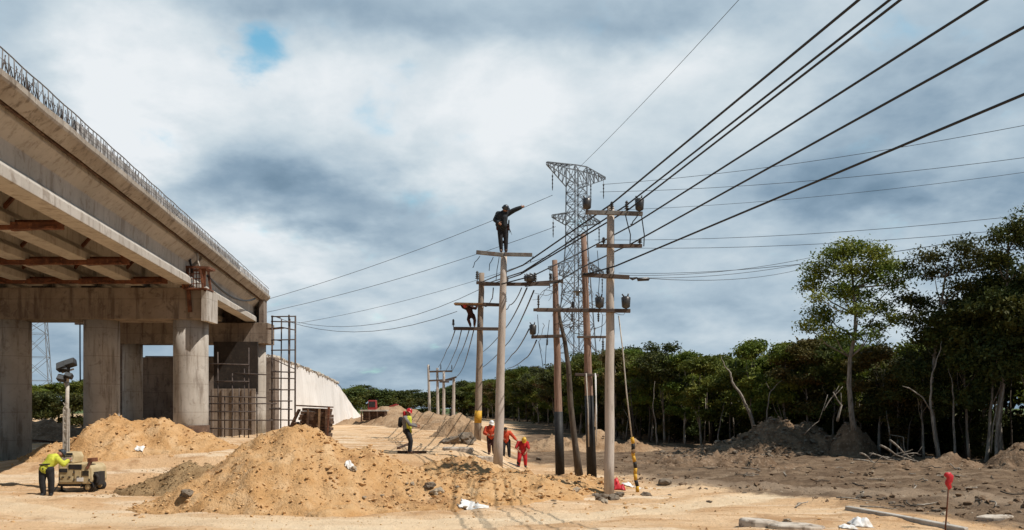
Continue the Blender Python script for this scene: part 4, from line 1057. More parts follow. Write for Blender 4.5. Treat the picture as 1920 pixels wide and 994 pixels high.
# far trees past the end of the retaining wall and under the bridge
for (px, sky_, Y, wdm, lb) in ((662, 726, 150, 1.3, 'far tree rising beside the tip of the white retaining wall'), (684, 722, 165, 1.6, 'highest of the far trees behind the red excavator'), (708, 728, 160, 1.5, 'broad far tree just past the red excavator'), (733, 742, 190, 1.4, 'low far tree in the dip between two round crowns'), (752, 733, 185, 1.6, 'far round crowned tree over the worker in the red helmet'), (772, 731, 180, 1.7, 'dense far round tree left of the thin far poles'), (795, 741, 185, 1.5, 'low far tree behind the thinnest far pole'), (822, 738, 175, 1.5, 'far tree between the thin far poles'), (845, 727, 165, 1.5, 'far tree behind the far pole nearest the forest'),
   (58, 715, 92, 1.2, 'tree seen under the bridge beside the near column'), (84, 722, 96, 1.2, 'tree seen under the bridge behind the lamp mast'), (110, 712, 94, 1.2, 'tree seen under the bridge just past the lamp mast'), (136, 720, 98, 1.2, 'tree seen under the bridge beneath the hanging cable'), (156, 712, 92, 1.2, 'tree seen under the bridge against the second column'), (28, 716, 96, 1.2, 'tree hidden for the most part by the near column')):
    X_ = P(px, 0, Y).x; zg = base_z(X_, Y); hh = CAMZ+(HZ-sky_)*Y/F-zg; td, cd, h0 = NEAR[rg.choice((0, 1, 3, 2))]
    if px == 28: continue
    plant('far_tree', td, cd, (X_, Y, zg), rg.random()*6.28, (wdm*(Y/150 if Y > 120 else 1.0), wdm*(Y/150 if Y > 120 else 1.0), hh/h0), lb, 'tree', 'far trees beyond the works')
for (px, Y) in ((640, 170), (672, 140), (692, 150), (715, 150), (740, 160), (760, 160), (785, 165), (808, 160), (835, 150), (50, 90), (72, 88), (98, 90), (122, 88), (148, 90)):
    X_ = P(px, 0, Y).x; td, cd, h0 = SHR[rg.randrange(2)]
    plant('far_shrub', None, cd, (X_, Y, base_z(X_, Y)), rg.random()*6.28, (2.4, 2.4, 1.5) if Y > 120 else (1.5, 1.5, 1.1), 'low dark bush under the far trees '+('beyond the retaining wall' if px > 200 else 'seen beneath the bridge'), 'shrub', 'bushes under the far trees')
# the three tall trees
def tall_tree(nm, px, Y, sky_, clumps, nleaf, leaf, r0, tr, m, bark, label, seed):
    X_ = P(px, 0, Y).x; zg = HT(X_, Y)
    loc = Vector((X_, Y, zg))
    cl = []; rg_ = random.Random(seed)
    for (cx, cy, rx, ry, sh) in clumps:
        c = P(cx, cy, Y)-loc; cl.append(((c.x, rg_.uniform(-1.3, 1.3), c.z), (rx*Y/F, rx*Y/F*.9, ry*Y/F), sh))
    root = empty(nm, loc, label, 'tree', 'tall trees over the forest edge')
    cd = crown_data('crown', seed, cl, int(nleaf*1.9), leaf*.68, M[m], .8, .55, 16, .24)
    o = bpy.data.objects.new('crown', cd); COL.objects.link(o); o.parent = root
    mb = MB(); pts = [P(a, b_, Y) for a, b_ in tr]; pts[0].z = zg-.3
    n = len(pts); mb.tube(pts, [r0*(1-.75*i/(n-1)) for i in range(n)], 8)
    for (c, r, s_) in cl:
        cv = loc+Vector(c); j = max(1, min(range(n), key=lambda q: abs(pts[q].z-(cv.z-1.2)))); md = pts[j].lerp(cv, .55)+Vector((0, 0, -.25))
        mb.tube([pts[j], md, cv, cv+Vector((rg_.uniform(-.4, .4), 0, .4))], [r0*.3, r0*.2, r0*.1, .01], 5)
    mb.build('trunk', M[bark], root)
tall_tree('tall_tree', 1602, 48.3, 445, [(1570, 475, 38, 20, 1.2), (1600, 462, 40, 16, 1.2), (1632, 480, 34, 20, 1), (1545, 505, 32, 17, 1), (1590, 510, 40, 20, 1.2), (1640, 515, 40, 20, 1.1), (1530, 530, 24, 14, .6), (1572, 545, 38, 18, 1), (1622, 548, 40, 20, 1), (1662, 500, 28, 16, .8), (1672, 535, 24, 16, .6), (1520, 562, 18, 8, .3), (1550, 580, 30, 15, .7), (1600, 585, 34, 16, .7), (1650, 578, 28, 14, .6), (1545, 600, 26, 14, .6), (1640, 612, 26, 12, .4), (1680, 490, 26, 10, .35), (1512, 612, 22, 10, .4), (1560, 628, 34, 12, .7), (1612, 632, 30, 10, .5), (1664, 604, 26, 12, .5), (1692, 520, 20, 8, .25)],
  8200, .25, .17, [(1602, 835), (1597, 780), (1592, 720), (1594, 670), (1603, 630), (1604, 590), (1600, 540), (1598, 500)], 'leaf', 'bark', 'tall open crowned tree on a thin trunk with sky showing through its leaves', 501)
tall_tree('tall_tree', 1762, 46.5, 455, [(1745, 480, 34, 16, 1), (1790, 468, 36, 15, 1), (1825, 480, 30, 16, .9), (1724, 498, 22, 9, .4), (1760, 510, 36, 13, .8), (1805, 505, 40, 15, .9), (1722, 556, 24, 14, .8), (1748, 566, 26, 16, .8), (1780, 545, 32, 15, .7), (1830, 540, 34, 18, .9), (1715, 600, 26, 18, .8), (1760, 595, 36, 22, 1.2), (1810, 590, 38, 22, 1.2), (1740, 635, 36, 22, 1.2), (1790, 640, 40, 26, 1.4), (1835, 630, 36, 26, 1.2)],
  7200, .24, .13, [(1762, 850), (1750, 790), (1745, 730), (1752, 670), (1760, 620), (1765, 570), (1772, 520), (1780, 480)], 'leafd', 'bark', 'dark wide crowned tree between the open crowned tree and the corner tree', 502)
tall_tree('tall_tree', 1878, 44.8, 405, [(1890, 430, 16, 26, .8), (1905, 450, 20, 24, .8), (1855, 450, 14, 24, .6), (1860, 490, 24, 20, .8), (1895, 490, 32, 24, 1.2), (1925, 470, 28, 30, 1), (1870, 530, 34, 22, 1.2), (1915, 530, 38, 26, 1.3), (1850, 565, 30, 20, 1), (1895, 580, 40, 26, 1.3), (1935, 590, 36, 30, 1.2), (1865, 625, 36, 26, 1.3), (1915, 640, 40, 30, 1.4)],
  8200, .25, .16, [(1878, 860), (1872, 790), (1880, 720), (1878, 650), (1884, 590), (1888, 530), (1890, 470), (1892, 425)], 'leafd', 'bark', 'tallest tree with a spiky top rising in the corner of the forest', 503)
# rust tinted dry creeper patch on the tallest tree's near side is part of its foliage
# pale bare trunks
def bare(pts, Y, r0, label, twigs=()):
    Y -= 1.0; r0 *= .85
    p = [P(a, b_, Y) for a, b_ in pts]; p[0].z = HT(p[0].x, Y)-.1
    n = len(p); loc = p[0].copy(); mb = MB(); fine = []
    for i in range(n-1):
        for k in range(3): fine.append(p[i].lerp(p[i+1], k/3))
    fine.append(p[-1])
    for i in range(1, len(fine)-1): fine[i] = fine[i]+Vector((.03*math.sin(i*2.1), 0, 0))
    mb.tube(fine, [r0*(1-.9*i/(len(fine)-1)) for i in range(len(fine))], 7)
    for tw_ in twigs: mb.tube([P(a, b_, Y) for a, b_ in tw_], [r0*.4]*(len(tw_)-1)+[.01], 5)
    tag(mb.build('bare_trunk', M['bark'], loc=loc), label, 'bare tree', 'pale bare trunks at the forest edge')
bare([(1420, 812), (1410, 785), (1392, 745), (1372, 715), (1370, 700), (1358, 685), (1352, 668)], 55, .14, 'crooked pale bare trunk leaning over the earth mound')
bare([(1440, 810), (1438, 770), (1444, 735), (1462, 716), (1470, 712)], 54.5, .065, 'thin pale bare trunk with a bent tip behind the earth mound', [((1446, 732), (1440, 725), (1436, 716))])
bare([(1762, 852), (1750, 800), (1744, 750), (1748, 700), (1762, 660), (1766, 640)], 45.5, .10, 'long curved pale trunk beside the fallen branches', [((1746, 772), (1730, 745), (1705, 728), (1692, 724))])
bare([(1790, 800), (1788, 760), (1786, 720), (1778, 690)], 45.8, .075, 'short straight pale trunk next to the long curved one')
bare([(1232, 838), (1230, 800), (1224, 760), (1228, 715)], 61, .09, 'pale bare trunk between the guy wire and the crooked trunk')
bare([(1284, 838), (1283, 800), (1285, 770)], 60, .08, 'pale bare stump trunk standing straight in the forest edge')
bare([(1346, 840), (1347, 810), (1354, 775), (1358, 755)], 58.5, .06, 'slim pale stem just before the crooked leaning trunk')
bare([(1698, 860), (1694, 820), (1668, 815), (1662, 770)], 46.5, .05, 'small forked pale stem behind the fallen branches')
bare([(1866, 850), (1870, 800), (1880, 740), (1884, 690)], 44.0, .10, 'pale peeling trunk under the tallest corner tree', [((1858, 850), (1862, 800), (1874, 740))])
rgb = random.Random(3)
for i in range(34):
    px = rgb.uniform(1140, 1900); Y = float(np.interp(px, [1140, 1200, 1500, 1700, 1950], [67, 63.6, 54.5, 47.8, 43.3]))+rgb.uniform(-.2, 3.5)
    x = P(px, 0, Y).x; zg = base_z(x, Y); h = rgb.uniform(2.2, 5.0); a, b_ = rgb.uniform(-.5, .5), rgb.uniform(-.5, .5)
    mb = MB(); mb.tube([Vector((x, Y, zg-.1)), Vector((x+a*.3, Y, zg+h*.35)), Vector((x+a, Y+.1, zg+h*.7)), Vector((x+b_, Y+.2, zg+h))], [.055, .045, .035, .015], 6)
    tag(mb.build('thin_trunk', M['bark'] if i % 3 == 0 else M['barkd'], loc=(x, Y, zg)), 'thin bare shaded stem, '+where(px), 'bare stem', 'thin stems inside the forest edge')
# fallen branches by the tall tree
BR = [((1655, 858), (1690, 872), (1735, 872), .06, 'long pale fallen branch lying across the brush pile'), ((1650, 835), (1678, 852), (1735, 876), .05, 'pale straight fallen branch sloping down the brush pile'), ((1668, 825), (1695, 850), (1722, 872), .045, 'fallen branch pointing up from the brush pile'), ((1612, 850), (1628, 858), (1640, 868), .05, 'short white broken branch at the foot of the earth block'), ((1690, 855), (1720, 850), (1728, 852), .03, 'thin curved twig on top of the brush pile'), ((1735, 858), (1765, 862), (1775, 864), .035, 'fallen branch end reaching toward the soil hump'), ((1630, 850), (1665, 862), (1700, 860), .04, 'dark fallen branch in the middle of the brush pile'), ((1600, 862), (1640, 874), (1668, 888), .04, 'low fallen branch lying on the dark soil'), ((1570, 790), (1578, 760), (1562, 735), .05, 'broken branch stub leaning on the tall tree'), ((1545, 770), (1560, 745), (1580, 725), .025, 'dry twig arching beside the tall tree'), ((1508, 815), (1535, 790), (1552, 740), .02, 'dry curved twig between mound and tall tree')]
for (a, b_, c, r, lb) in BR:
    pa, pb2, pc2 = [P(*q, 43.2+.4*math.sin(a[0])) for q in (a, b_, c)]
    r *= 1.25
    for q in (pa, pb2, pc2): q.z = max(q.z, HT(q.x, q.y)+r*.8)
    mb = MB(); md = pb2; mb.tube(sag(pa, md, -.05, 4)+sag(md, pc2, .04, 4)[1:], [r*(1-.08*i) for i in range(9)], 6)
    mb.tube([md, md+(pc2-md)*.4+Vector((.1, -.1, .35))], [r*.5, .008], 5)
    tag(mb.build('fallen_branch', M['bark'], loc=pa), lb, 'branch', 'fallen branches at the forest edge')
# ------------------------------------------------------------------ people
def remesh(o, v):
    m = o.modifiers.new('r', 'REMESH'); m.mode = 'VOXEL'; m.voxel_size = v; m.use_smooth_shade = True
    s = o.modifiers.new('s', 'SMOOTH'); s.factor = .5; s.iterations = 3
def limb(mb, pts, rad, n=10):
    mb.tube(pts, rad, n)
    for p, r in zip(pts, rad): mb.ball(p, r*.99, 10, 7)
def person(loc, J, label, wear, face, group=None, s=1.0):
    loc = Vector(loc)
    root = empty('person', loc, label, 'person', group)
    J = {k: loc+Vector(v)*s for k, v in J.items()}; f = Vector(face).normalized()
    def shells(mb, e, parts):
        if 'torso' in parts:
            w_ = J['pelvis'].lerp(J['chest'], .5)
            limb(mb, [J['pelvis'], w_, J['chest'], J['chest'].lerp(J['neck'], .55)], [.145+e, .135+e, .16+e, .105+e])
            limb(mb, [J['shl'], J['chest'].lerp(J['neck'], .3), J['shr']], [.07+e, .10+e, .07+e])
        if 'hips' in parts: limb(mb, [J['hl'], J['pelvis'], J['hr']], [.095+e, .14+e, .095+e])
        for sd_ in 'lr':
            if 'arms' in parts: limb(mb, [J['sh'+sd_], J['sh'+sd_].lerp(J['el'+sd_], .5), J['el'+sd_]], [.062+e, .054+e, .046+e]); 
            if 'fore' in parts: limb(mb, [J['el'+sd_], J['el'+sd_].lerp(J['wr'+sd_], .4), J['wr'+sd_]], [.046+e, .043+e, .03+e])
            if 'legs' in parts: limb(mb, [J['h'+sd_], J['h'+sd_].lerp(J['kn'+sd_], .5), J['kn'+sd_]], [.09+e, .078+e, .06+e]); limb(mb, [J['kn'+sd_], J['kn'+sd_].lerp(J['an'+sd_], .35), J['an'+sd_]], [.06+e, .058+e, .04+e])
    mb = MB(); shells(mb, 0, ('torso', 'hips', 'arms', 'fore', 'legs'))
    limb(mb, [J['chest'], J['neck'], J['neck'].lerp(J['head'], .5)], [.1, .058, .055])
    up = (J['head']-J['neck']).normalized(); side = up.cross(f).normalized(); f2 = side.cross(up).normalized()
    mt = Matrix((side, f2, up)).transposed(); H = J['head']
    mb.ball(H+up*.02, (.075, .092, .105), 14, 10, mt); mb.ball(H-up*.06+f2*.025, (.055, .06, .05), 10, 7, mt)
    mb.tube([H+up*.01+f2*.085, H-up*.03+f2*.115], [.014, .02], 6); mb.ball(H-up*.035+f2*.105, .018, 6, 5)
    for sg in (-1, 1): mb.ball(H+side*sg*.078-up*.005, (.016, .026, .036), 8, 6, mt)
    mb.tube([H-up*.07+f2*.078-side*.025, H-up*.07+f2*.082+side*.025], .011, 6)
    for sd_ in 'lr':
        wv, ev = J['wr'+sd_], J['el'+sd_]; d = (wv-ev).normalized(); a = d.cross(Vector((0, 1, .3))).normalized(); b_ = a.cross(d)
        mb.tube([wv-d*.02, wv+d*.05, wv+d*.095], [.03, .041, .036], 8)
        for q, ln in ((-.031, .062), (-.010, .074), (.011, .07), (.031, .055)):
            k0 = wv+d*.085+a*q; k1 = k0+d*ln*.55+b_*.012; k2 = k1+d*ln*.4+b_*.035; mb.tube([k0, k1, k2], [.0125, .0115, .0095], 6)
        k0 = wv+d*.03+a*.036; mb.tube([k0, k0+a*.035+d*.03+b_*.01, k0+a*.04+d*.065+b_*.03], [.015, .013, .011], 6)
        av, tv = J['an'+sd_], J['to'+sd_]; mb.tube([av-(tv-av)*.25-Vector((0, 0, .04)), av-Vector((0, 0, .03)), tv], [.045, .048, .032], 8)
    body = mb.build('body', M['skin'], root); remesh(body, .011)
    for (nm, parts, m, e) in wear.get('shells', ()):
        mb = MB(); shells(mb, e, parts); remesh(mb.build(nm, M[m], root), .014)
    bm_ = wear.get('boots', 'boot')
    for sd_ in 'lr':
        mb = MB(); av, tv = J['an'+sd_], J['to'+sd_]
        limb(mb, [av+Vector((0, 0, .10)), av, av-Vector((0, 0, .035))], [.052, .056, .058]); limb(mb, [av-(tv-av)*.25-Vector((0, 0, .035)), av.lerp(tv, .6)-Vector((0, 0, .01)), tv], [.052, .052, .04]); remesh(mb.build('boot', M[bm_], root), .014)
    hc = wear.get('hat')
    if hc:
        mb = MB(); n = 16; prof = [(.128, .012), (.124, .02), (.108, .03), (.104, .07), (.088, .115), (.055, .145), (.015, .155)]
        loops = [[H+up*(.045+z)+side*(r*.92*math.cos(2*math.pi*k/n))+f2*((r*1.12*math.sin(2*math.pi*k/n))+(.03*max(0, math.sin(2*math.pi*k/n)) if z < .025 else 0)) for k in range(n)] for (r, z) in prof]
        mb.loft(loops, True, True, True); mb.build('helmet', M[hc], root)
    if wear.get('hair'):
        mb = MB(); mb.ball(H+up*.035-f2*.012, (.083, .098, .10), 12, 8, mt); mb.build('hair', M['blackcloth'], root)
    for sg in (-1, 1):
        mb = MB(); mb.ball(H+up*.012+f2*.086+side*sg*.03, .011, 6, 5); mb.build('eye', M['dark'], root)
    for (nm, m, pieces) in wear.get('extra', ()):
        mb = MB()
        for (p, q, r) in pieces: limb(mb, [loc+Vector(p)*s, loc+Vector(q)*s], [r, r])
        o = mb.build(nm, M[m], root); remesh(o, .014)
    return root
def J_(**k): return k
# lineman on the leaning pole, arm stretched out
tB = P(945, 474, yB)
person(tB+Vector((-.02, -.03, .005)), J_(pelvis=(-.02, 0, .93), chest=(-.03, -.06, 1.30), neck=(.03, -.14, 1.45), head=(.06, -.22, 1.52), hl=(-.12, 0, .90), hr=(.08, 0, .90), knl=(-.11, -.05, .48), knr=(.09, -.02, .47), anl=(-.08, 0, .09), anr=(.09, 0, .09), tol=(-.10, -.15, .04), tor=(.12, -.15, .04),
  shl=(-.19, 0, 1.40), shr=(.17, -.02, 1.42), ell=(-.30, -.10, 1.17), elr=(.40, -.08, 1.53), wrl=(-.18, -.24, 1.04), wrr=(.62, -.12, 1.61)),
  'lineman in dark jacket and helmet standing on the leaning pole with one arm stretched out', dict(shells=(('jacket', ('torso', 'arms', 'fore'), 'navycloth', .042), ('trousers', ('hips', 'legs'), 'blackcloth', .026)), hat='dhelm',
  extra=(('tool_belt', 'browncloth', (((-.17, -.12, .97), (.14, -.13, .96), .03), ((-.20, -.02, .86), (-.20, -.02, 1.0), .07), ((.17, -.05, .84), (.17, -.05, .98), .06))), ('lanyard', 'black', (((.17, -.1, 1.0), (.31, -.1, .62), .012), ((.2, -.1, .9), (.24, -.1, .66), .012), ((.20, -.1, 1.15), (.19, -.1, .95), .03))), ('backpack', 'navycloth', (((-.18, -.12, 1.0), (-.12, -.16, 1.34), .12), ((.02, -.15, .95), (.03, -.18, 1.25), .12))))), (.55, .6, -.35), 'workers up on the poles')
# man crouched under the platform board on the banded pole
pc = P(884, 613, yC-.30)
person(pc, J_(pelvis=(-.02, 0, .62), chest=(-.12, -.06, .94), neck=(-.20, -.12, 1.06), head=(-.27, -.18, 1.10), hl=(-.10, 0, .60), hr=(.08, 0, .60), knl=(-.16, -.22, .38), knr=(.18, -.18, .36), anl=(-.06, .02, .09), anr=(.16, .02, .09), tol=(-.07, -.14, .04), tor=(.18, -.14, .04),
  shl=(-.28, -.02, .98), shr=(.05, -.02, 1.02), ell=(-.44, -.10, 1.02), elr=(.22, -.06, .96), wrl=(-.55, -.1, 1.16), wrr=(.30, -.02, 1.12)),
  'worker in rust brown clothes crouching on the crossarm of the yellow banded pole', dict(shells=(('overalls', ('torso', 'hips', 'arms', 'fore', 'legs'), 'browncloth', .024),), hat='rhelm'), (-.8, -.6, -.2), 'workers up on the poles')
pb_ = P(853, 569, yC-.6)
mb = MB(); mb.box(P(880, 570, yC-.75), (1.6, .55, .05)); tag(mb.build('work_board', M['wood'], loc=pb_), 'short wooden work board laid on the upper crossarm over the crouching worker', 'board')
# worker with the red helmet
def stand(px, py, heaps=True): 
    p = on_ground(px, py, heaps); return p
p1 = stand(767, 851); s1 = 85*p1.y/F/1.62
person(p1, J_(pelvis=(-.07, 0, .83), chest=(-.10, -.02, 1.18), neck=(-.08, -.03, 1.36), head=(-.03, -.03, 1.45), hl=(-.06, .1, .80), hr=(-.05, -.1, .80), knl=(.05, .10, .46), knr=(.07, -.10, .46), anl=(.0, .09, .09), anr=(.04, -.1, .09), tol=(.13, .1, .04), tor=(.18, -.11, .04),
  shl=(-.10, .18, 1.29), shr=(-.13, -.19, 1.28), ell=(.04, .22, 1.05), elr=(.06, -.25, 1.04), wrl=(.24, .12, 1.02), wrr=(.28, -.14, .98)),
  'worker in a red helmet, yellow vest and black trousers standing alone on the pale track', dict(shells=(('shirt', ('torso', 'arms', 'fore'), 'greycloth', .018), ('trousers', ('hips', 'legs'), 'blackcloth', .03)), hat='rhelm',
  extra=(('safety_vest', 'hivis', (((-.02, -.05, .92), (-.01, -.05, 1.26), .125), ((.0, -.2, 1.0), (-.06, -.21, 1.22), .06), ((.08, -.1, .78), (.02, -.1, .95), .05))), ('backpack', 'blackcloth', (((-.32, 0, 1.02), (-.30, 0, 1.24), .09),)), ('neck_scarf', 'redcloth', (((-.14, -.02, 1.34), (-.16, -.02, 1.46), .075), ((-.07, -.03, 1.35), (-.10, -.03, 1.37), .06))))), (.9, -.2, -.35), None, s1)
# worker bent over the light tower
p2 = stand(90, 931); s2 = 90*p2.y/F/1.48
person(p2, J_(pelvis=(-.08, 0, .86), chest=(.09, .10, 1.12), neck=(.19, .18, 1.23), head=(.24, .25, 1.28), hl=(-.15, 0, .83), hr=(.06, 0, .83), knl=(-.17, -.02, .46), knr=(.08, .04, .46), anl=(-.16, .04, .09), anr=(.04, .1, .09), tol=(-.14, -.12, .04), tor=(.12, -.05, .04),
  shl=(-.02, .18, 1.20), shr=(.27, .05, 1.14), ell=(-.02, .3, .98), elr=(.42, .12, .98), wrl=(.06, .34, 1.02), wrr=(.50, .22, 1.08)),
  'worker in a yellow jacket and black trousers leaning over the light tower', dict(shells=(('jacket', ('torso', 'arms', 'fore'), 'hivis', .034), ('trousers', ('hips', 'legs'), 'blackcloth', .036)), hat='dhelm', boots='blackcloth',
  extra=(('reflective_strip', 'blackcloth', (((-.18, -.15, .98), (.12, -.15, 1.0), .025),)),)), (.6, .7, -.3), None, s2)
# three workers in red and orange by the leaning pole
p3 = stand(979, 877); s3 = 55*p3.y/F/1.33
person(p3, J_(pelvis=(.0, .05, .74), chest=(.03, -.02, 1.03), neck=(.05, -.1, 1.17), head=(.07, -.17, 1.22), hl=(-.09, .04, .72), hr=(.11, .04, .72), knl=(-.13, -.08, .40), knr=(.14, -.08, .40), anl=(-.16, .02, .09), anr=(.15, .0, .09), tol=(-.20, -.12, .04), tor=(.16, -.14, .04),
  shl=(-.16, -.03, 1.10), shr=(.22, -.03, 1.10), ell=(-.26, -.15, .92), elr=(.28, -.14, .88), wrl=(-.16, -.28, .78), wrr=(.16, -.26, .70)),
  'stooping worker in bright red overalls with a yellow helmet', dict(shells=(('overalls', ('torso', 'hips', 'arms', 'legs'), 'redcloth', .03),), hat='yhelm', boots='blackcloth', extra=(('tool_apron', 'blackcloth', (((-.13, -.05, .45), (-.17, -.03, .2), .085),)),)), (.1, -.9, -.4), 'workers in red and orange by the poles', s3)
p4 = stand(949, 858); s4 = 56*p4.y/F/1.42
person(p4, J_(pelvis=(.0, .05, .80), chest=(-.02, -.02, 1.10), neck=(-.02, -.1, 1.25), head=(-.02, -.16, 1.32), hl=(-.10, .04, .78), hr=(.10, .04, .78), knl=(-.12, -.06, .43), knr=(.13, -.06, .43), anl=(-.12, .02, .09), anr=(.15, .0, .09), tol=(-.14, -.14, .04), tor=(.18, -.14, .04),
  shl=(-.20, -.03, 1.17), shr=(.17, -.03, 1.18), ell=(-.30, -.15, .97), elr=(.34, -.1, 1.0), wrl=(-.16, -.28, .90), wrr=(.46, -.2, .86)),
  'worker with dark trousers and orange jacket reaching toward the stooping one in red', dict(shells=(('jacket', ('torso', 'arms', 'fore'), 'orangecloth', .03), ('trousers', ('hips', 'legs'), 'blackcloth', .03)), hair=True, boots='blackcloth'), (.5, -.8, -.3), 'workers in red and orange by the poles', s4)
p5 = stand(919, 852); s5 = 60*p5.y/F/1.5
person(p5, J_(pelvis=(.05, .02, .82), chest=(.0, -.02, 1.14), neck=(.02, -.06, 1.30), head=(.05, -.1, 1.39), hl=(-.05, .02, .80), hr=(.14, .02, .80), knl=(-.05, -.12, .44), knr=(.16, -.08, .44), anl=(-.04, .02, .09), anr=(.17, .02, .09), tol=(-.03, -.14, .04), tor=(.2, -.14, .04),
  shl=(-.17, -.03, 1.21), shr=(.19, -.03, 1.21), ell=(-.26, -.12, 1.0), elr=(.28, -.12, .98), wrl=(-.14, -.28, .94), wrr=(.18, -.3, .92)),
  'worker in orange clothes and a white helmet half hidden by the leaning pole', dict(shells=(('jacket', ('torso', 'arms', 'fore'), 'orangecloth', .04), ('trousers', ('hips', 'legs'), 'browncloth', .03)), hat='whelm'), (.4, -.8, -.3), 'workers in red and orange by the poles', s5)

# ------------------------------------------------------------------ light tower trailer
LY = 27.6; lc = on_ground(132, 925); LY = lc.y+.25; zg = base_z(lc.x, LY); u_ = LY/F
def LP(px, h, dy=0.0):
    h = h*.77 if h < 1.7 else h
    return Vector(((px-960)*u_, LY+dy, zg+h))
lt_ = empty('light_tower', (lc.x, LY, zg), 'tan mobile light tower trailer with a raised mast and black lamp heads', 'light tower')
mb = MB(); pr = [LP(109, .33), LP(170, .33), LP(174, .5), LP(172, .98), LP(167, 1.12), LP(140, 1.16), LP(109, 1.16)]
mb.loft([pr, [p+Vector((0, 1.0, 0)) for p in pr]]); hull = bevel(mb.build('body', M['tan'], lt_), .03, 2)
for (a, b_, h0, h1) in ((112, 138, .40, 1.0), (140, 152, .40, .92), (153, 169, .36, .9)):
    mb = MB(); mb.box(LP((a+b_)/2, (h0+h1)/2, -.008), ((b_-a)*u_*.94, .03, (h1-h0)*.77)); bevel(mb.build('side_door', M['tan'], hull), .008, 1)
mb = MB(); mb.box(LP(141.5, 1.03, -.006), (24*u_, .05, .15)); mb.build('vent_opening', M['dark'], hull)
mb = MB(); mb.box(LP(120, .88, -.03), (14*u_, .03, .11)); mb.build('door_window', M['dark'], hull)
mb = MB(); mb.box(LP(151, .52, -.035), (12*u_, .02, .12)); mb.build('plate', M['white'], hull)
mb = MB(); mb.beam(LP(162, .95, .0), LP(170, 1.34, .1), .14, .08); mb.box(LP(168, 1.3, .2), (.14, .4, .12)); mb.build('exhaust_cover', M['rust'], hull)
mb = MB(); pr = [LP(112, 1.165, .1), LP(135, 1.165, .1), LP(136, 1.42, .15), LP(131, 1.60, .2), LP(114, 1.62, .2)]
mb.loft([pr, [p+Vector((0, .6, 0)) for p in pr]]); cb_ = bevel(mb.build('control_cabinet', M['tan'], lt_), .03, 2)
mb = MB(); mb.box(LP(123, 1.33, .09), (18*u_, .04, .13)); mb.build('control_panel', M['kerb'], cb_)
mb = MB(); mb.box(LP(124, 1.53, .12), (16*u_, .04, .08)); mb.build('panel_slot', M['dark'], cb_)
for dy in (.12, .92):
    c = LP(163.5, .20, dy)
    mb = MB(); n = 20; prf = [(.10, -.09), (.145, -.085), (.156, -.05), (.156, .05), (.145, .085), (.10, .09)]
    loops = [[c+Vector((r*math.cos(2*math.pi*k/n), yy, r*math.sin(2*math.pi*k/n))) for k in range(n)] for (r, yy) in prf]
    mb.loft(loops, True, True, True); wh = mb.build('wheel', M['rubber'], lt_)
    mb = MB(); loops = [[c+Vector((r*math.cos(2*math.pi*k/n), yy, r*math.sin(2*math.pi*k/n))) for k in range(n)] for (r, yy) in ((.088, -.093), (.088, -.08), (.04, -.10))]
    mb.loft(loops, True, True, True); mb.build('rim', M['tan'], wh)
for (px_, h_) in ((112.5, .55), (112.5, .88), (139.5, .5), (139.5, .8), (168, .5)):
    mb = MB(); mb.box(LP(px_, h_, -.03), (.03, .03, .07)); mb.build('hinge', M['dark'], hull)
for k in range(6):
    mb = MB(); mb.box(LP(161, .68+.035*k, -.028), (12*u_, .02, .014), Matrix.Rotation(.4, 3, 'X')); mb.build('louvre', M['dark'], hull)
for px_ in (119, 131, 147):
    mb = MB(); mb.box(LP(px_, .62, -.032), (.07, .03, .03)); mb.build('latch', M['dark'], hull)
mb = MB(); n = 9; mb.loft([[LP(163.5, .2, dd)+Vector((r*math.cos(math.pi*k/(n-1)), 0, r*math.sin(math.pi*k/(n-1)))) for k in range(n)]+[LP(163.5, .2, dd)+Vector(((r-.02)*math.cos(math.pi*k/(n-1)), 0, (r-.02)*math.sin(math.pi*k/(n-1)))) for k in reversed(range(n))] for (r, dd) in ((.21, -.02), (.21, .24))]); mb.build('mudguard', M['dark'], lt_)
mb = MB(); mb.tube(sag(LP(114, 1.5, .15), LP(110, .5, .1), .02, 6)+sag(LP(110, .5, .1), LP(96, .02, -.1), .12, 6)[1:], .018, 5); mb.build('power_lead', M['black'], lt_)
mb = MB(); mb.box(LP(138, .29, .5), (62*u_, .85, .09)); mb.build('chassis', M['dark'], lt_)
mb = MB(); mb.tube([LP(172, .62, .1), LP(178, .74, .05), LP(183, .60, .05), LP(182, .40, .05), LP(180, .36, .05)], .05, 7); mb.build('tow_handle', M['rubber'], lt_)
mb = MB(); mb.box(LP(176, .55, .35), (.14, .5, .4)); mb.build('bumper', M['rubber'], lt_)
mb = MB(); mb.tube([LP(105, 0.0, .35), LP(105, .42, .35)], .035, 6); mb.lathe(LP(105, 0, .35), [(.12, -.02), (.12, .02), (.03, .05)], 10); mb.build('support_jack', M['dark'], lt_)
# mast: lattice foot, tube, lamp heads
mh = lambda py: (HZ-py)*u_+CAMZ-zg
my = .75
ms = MB()
for dx in (-3.6, 3.6):
    for dd in (-.06, .06): ms.beam(LP(101+dx, .3, my+dd), LP(102+dx, mh(766), my+dd), .035)
for i in range(9):
    h0 = 1.0+i*.2; ms.beam(LP(97.6, h0, my-.06), LP(105, h0+.2, my-.06), .022); ms.beam(LP(105, h0, my-.06), LP(97.6, h0+.2, my-.06), .022)
mast = ms.build('mast_foot', M['steelp'] if 'steelp' in M else M['kerb'], lt_)
mb = MB(); mb.tube([LP(101.5, mh(840), my), LP(103, mh(765), my), LP(104, mh(715), my)], [.06, .06, .055], 10); mb.tube([LP(104, mh(715), my), LP(107, mh(684), my)], .045, 8); mb.build('mast_tube', M['kerb'], lt_)
mb = MB(); mb.beam(LP(93, mh(697), my), LP(116, mh(690), my), .05); mb.beam(LP(95, mh(708), my), LP(103, mh(730), my), .035); mb.build('lamp_bar', M['kerb'], lt_)
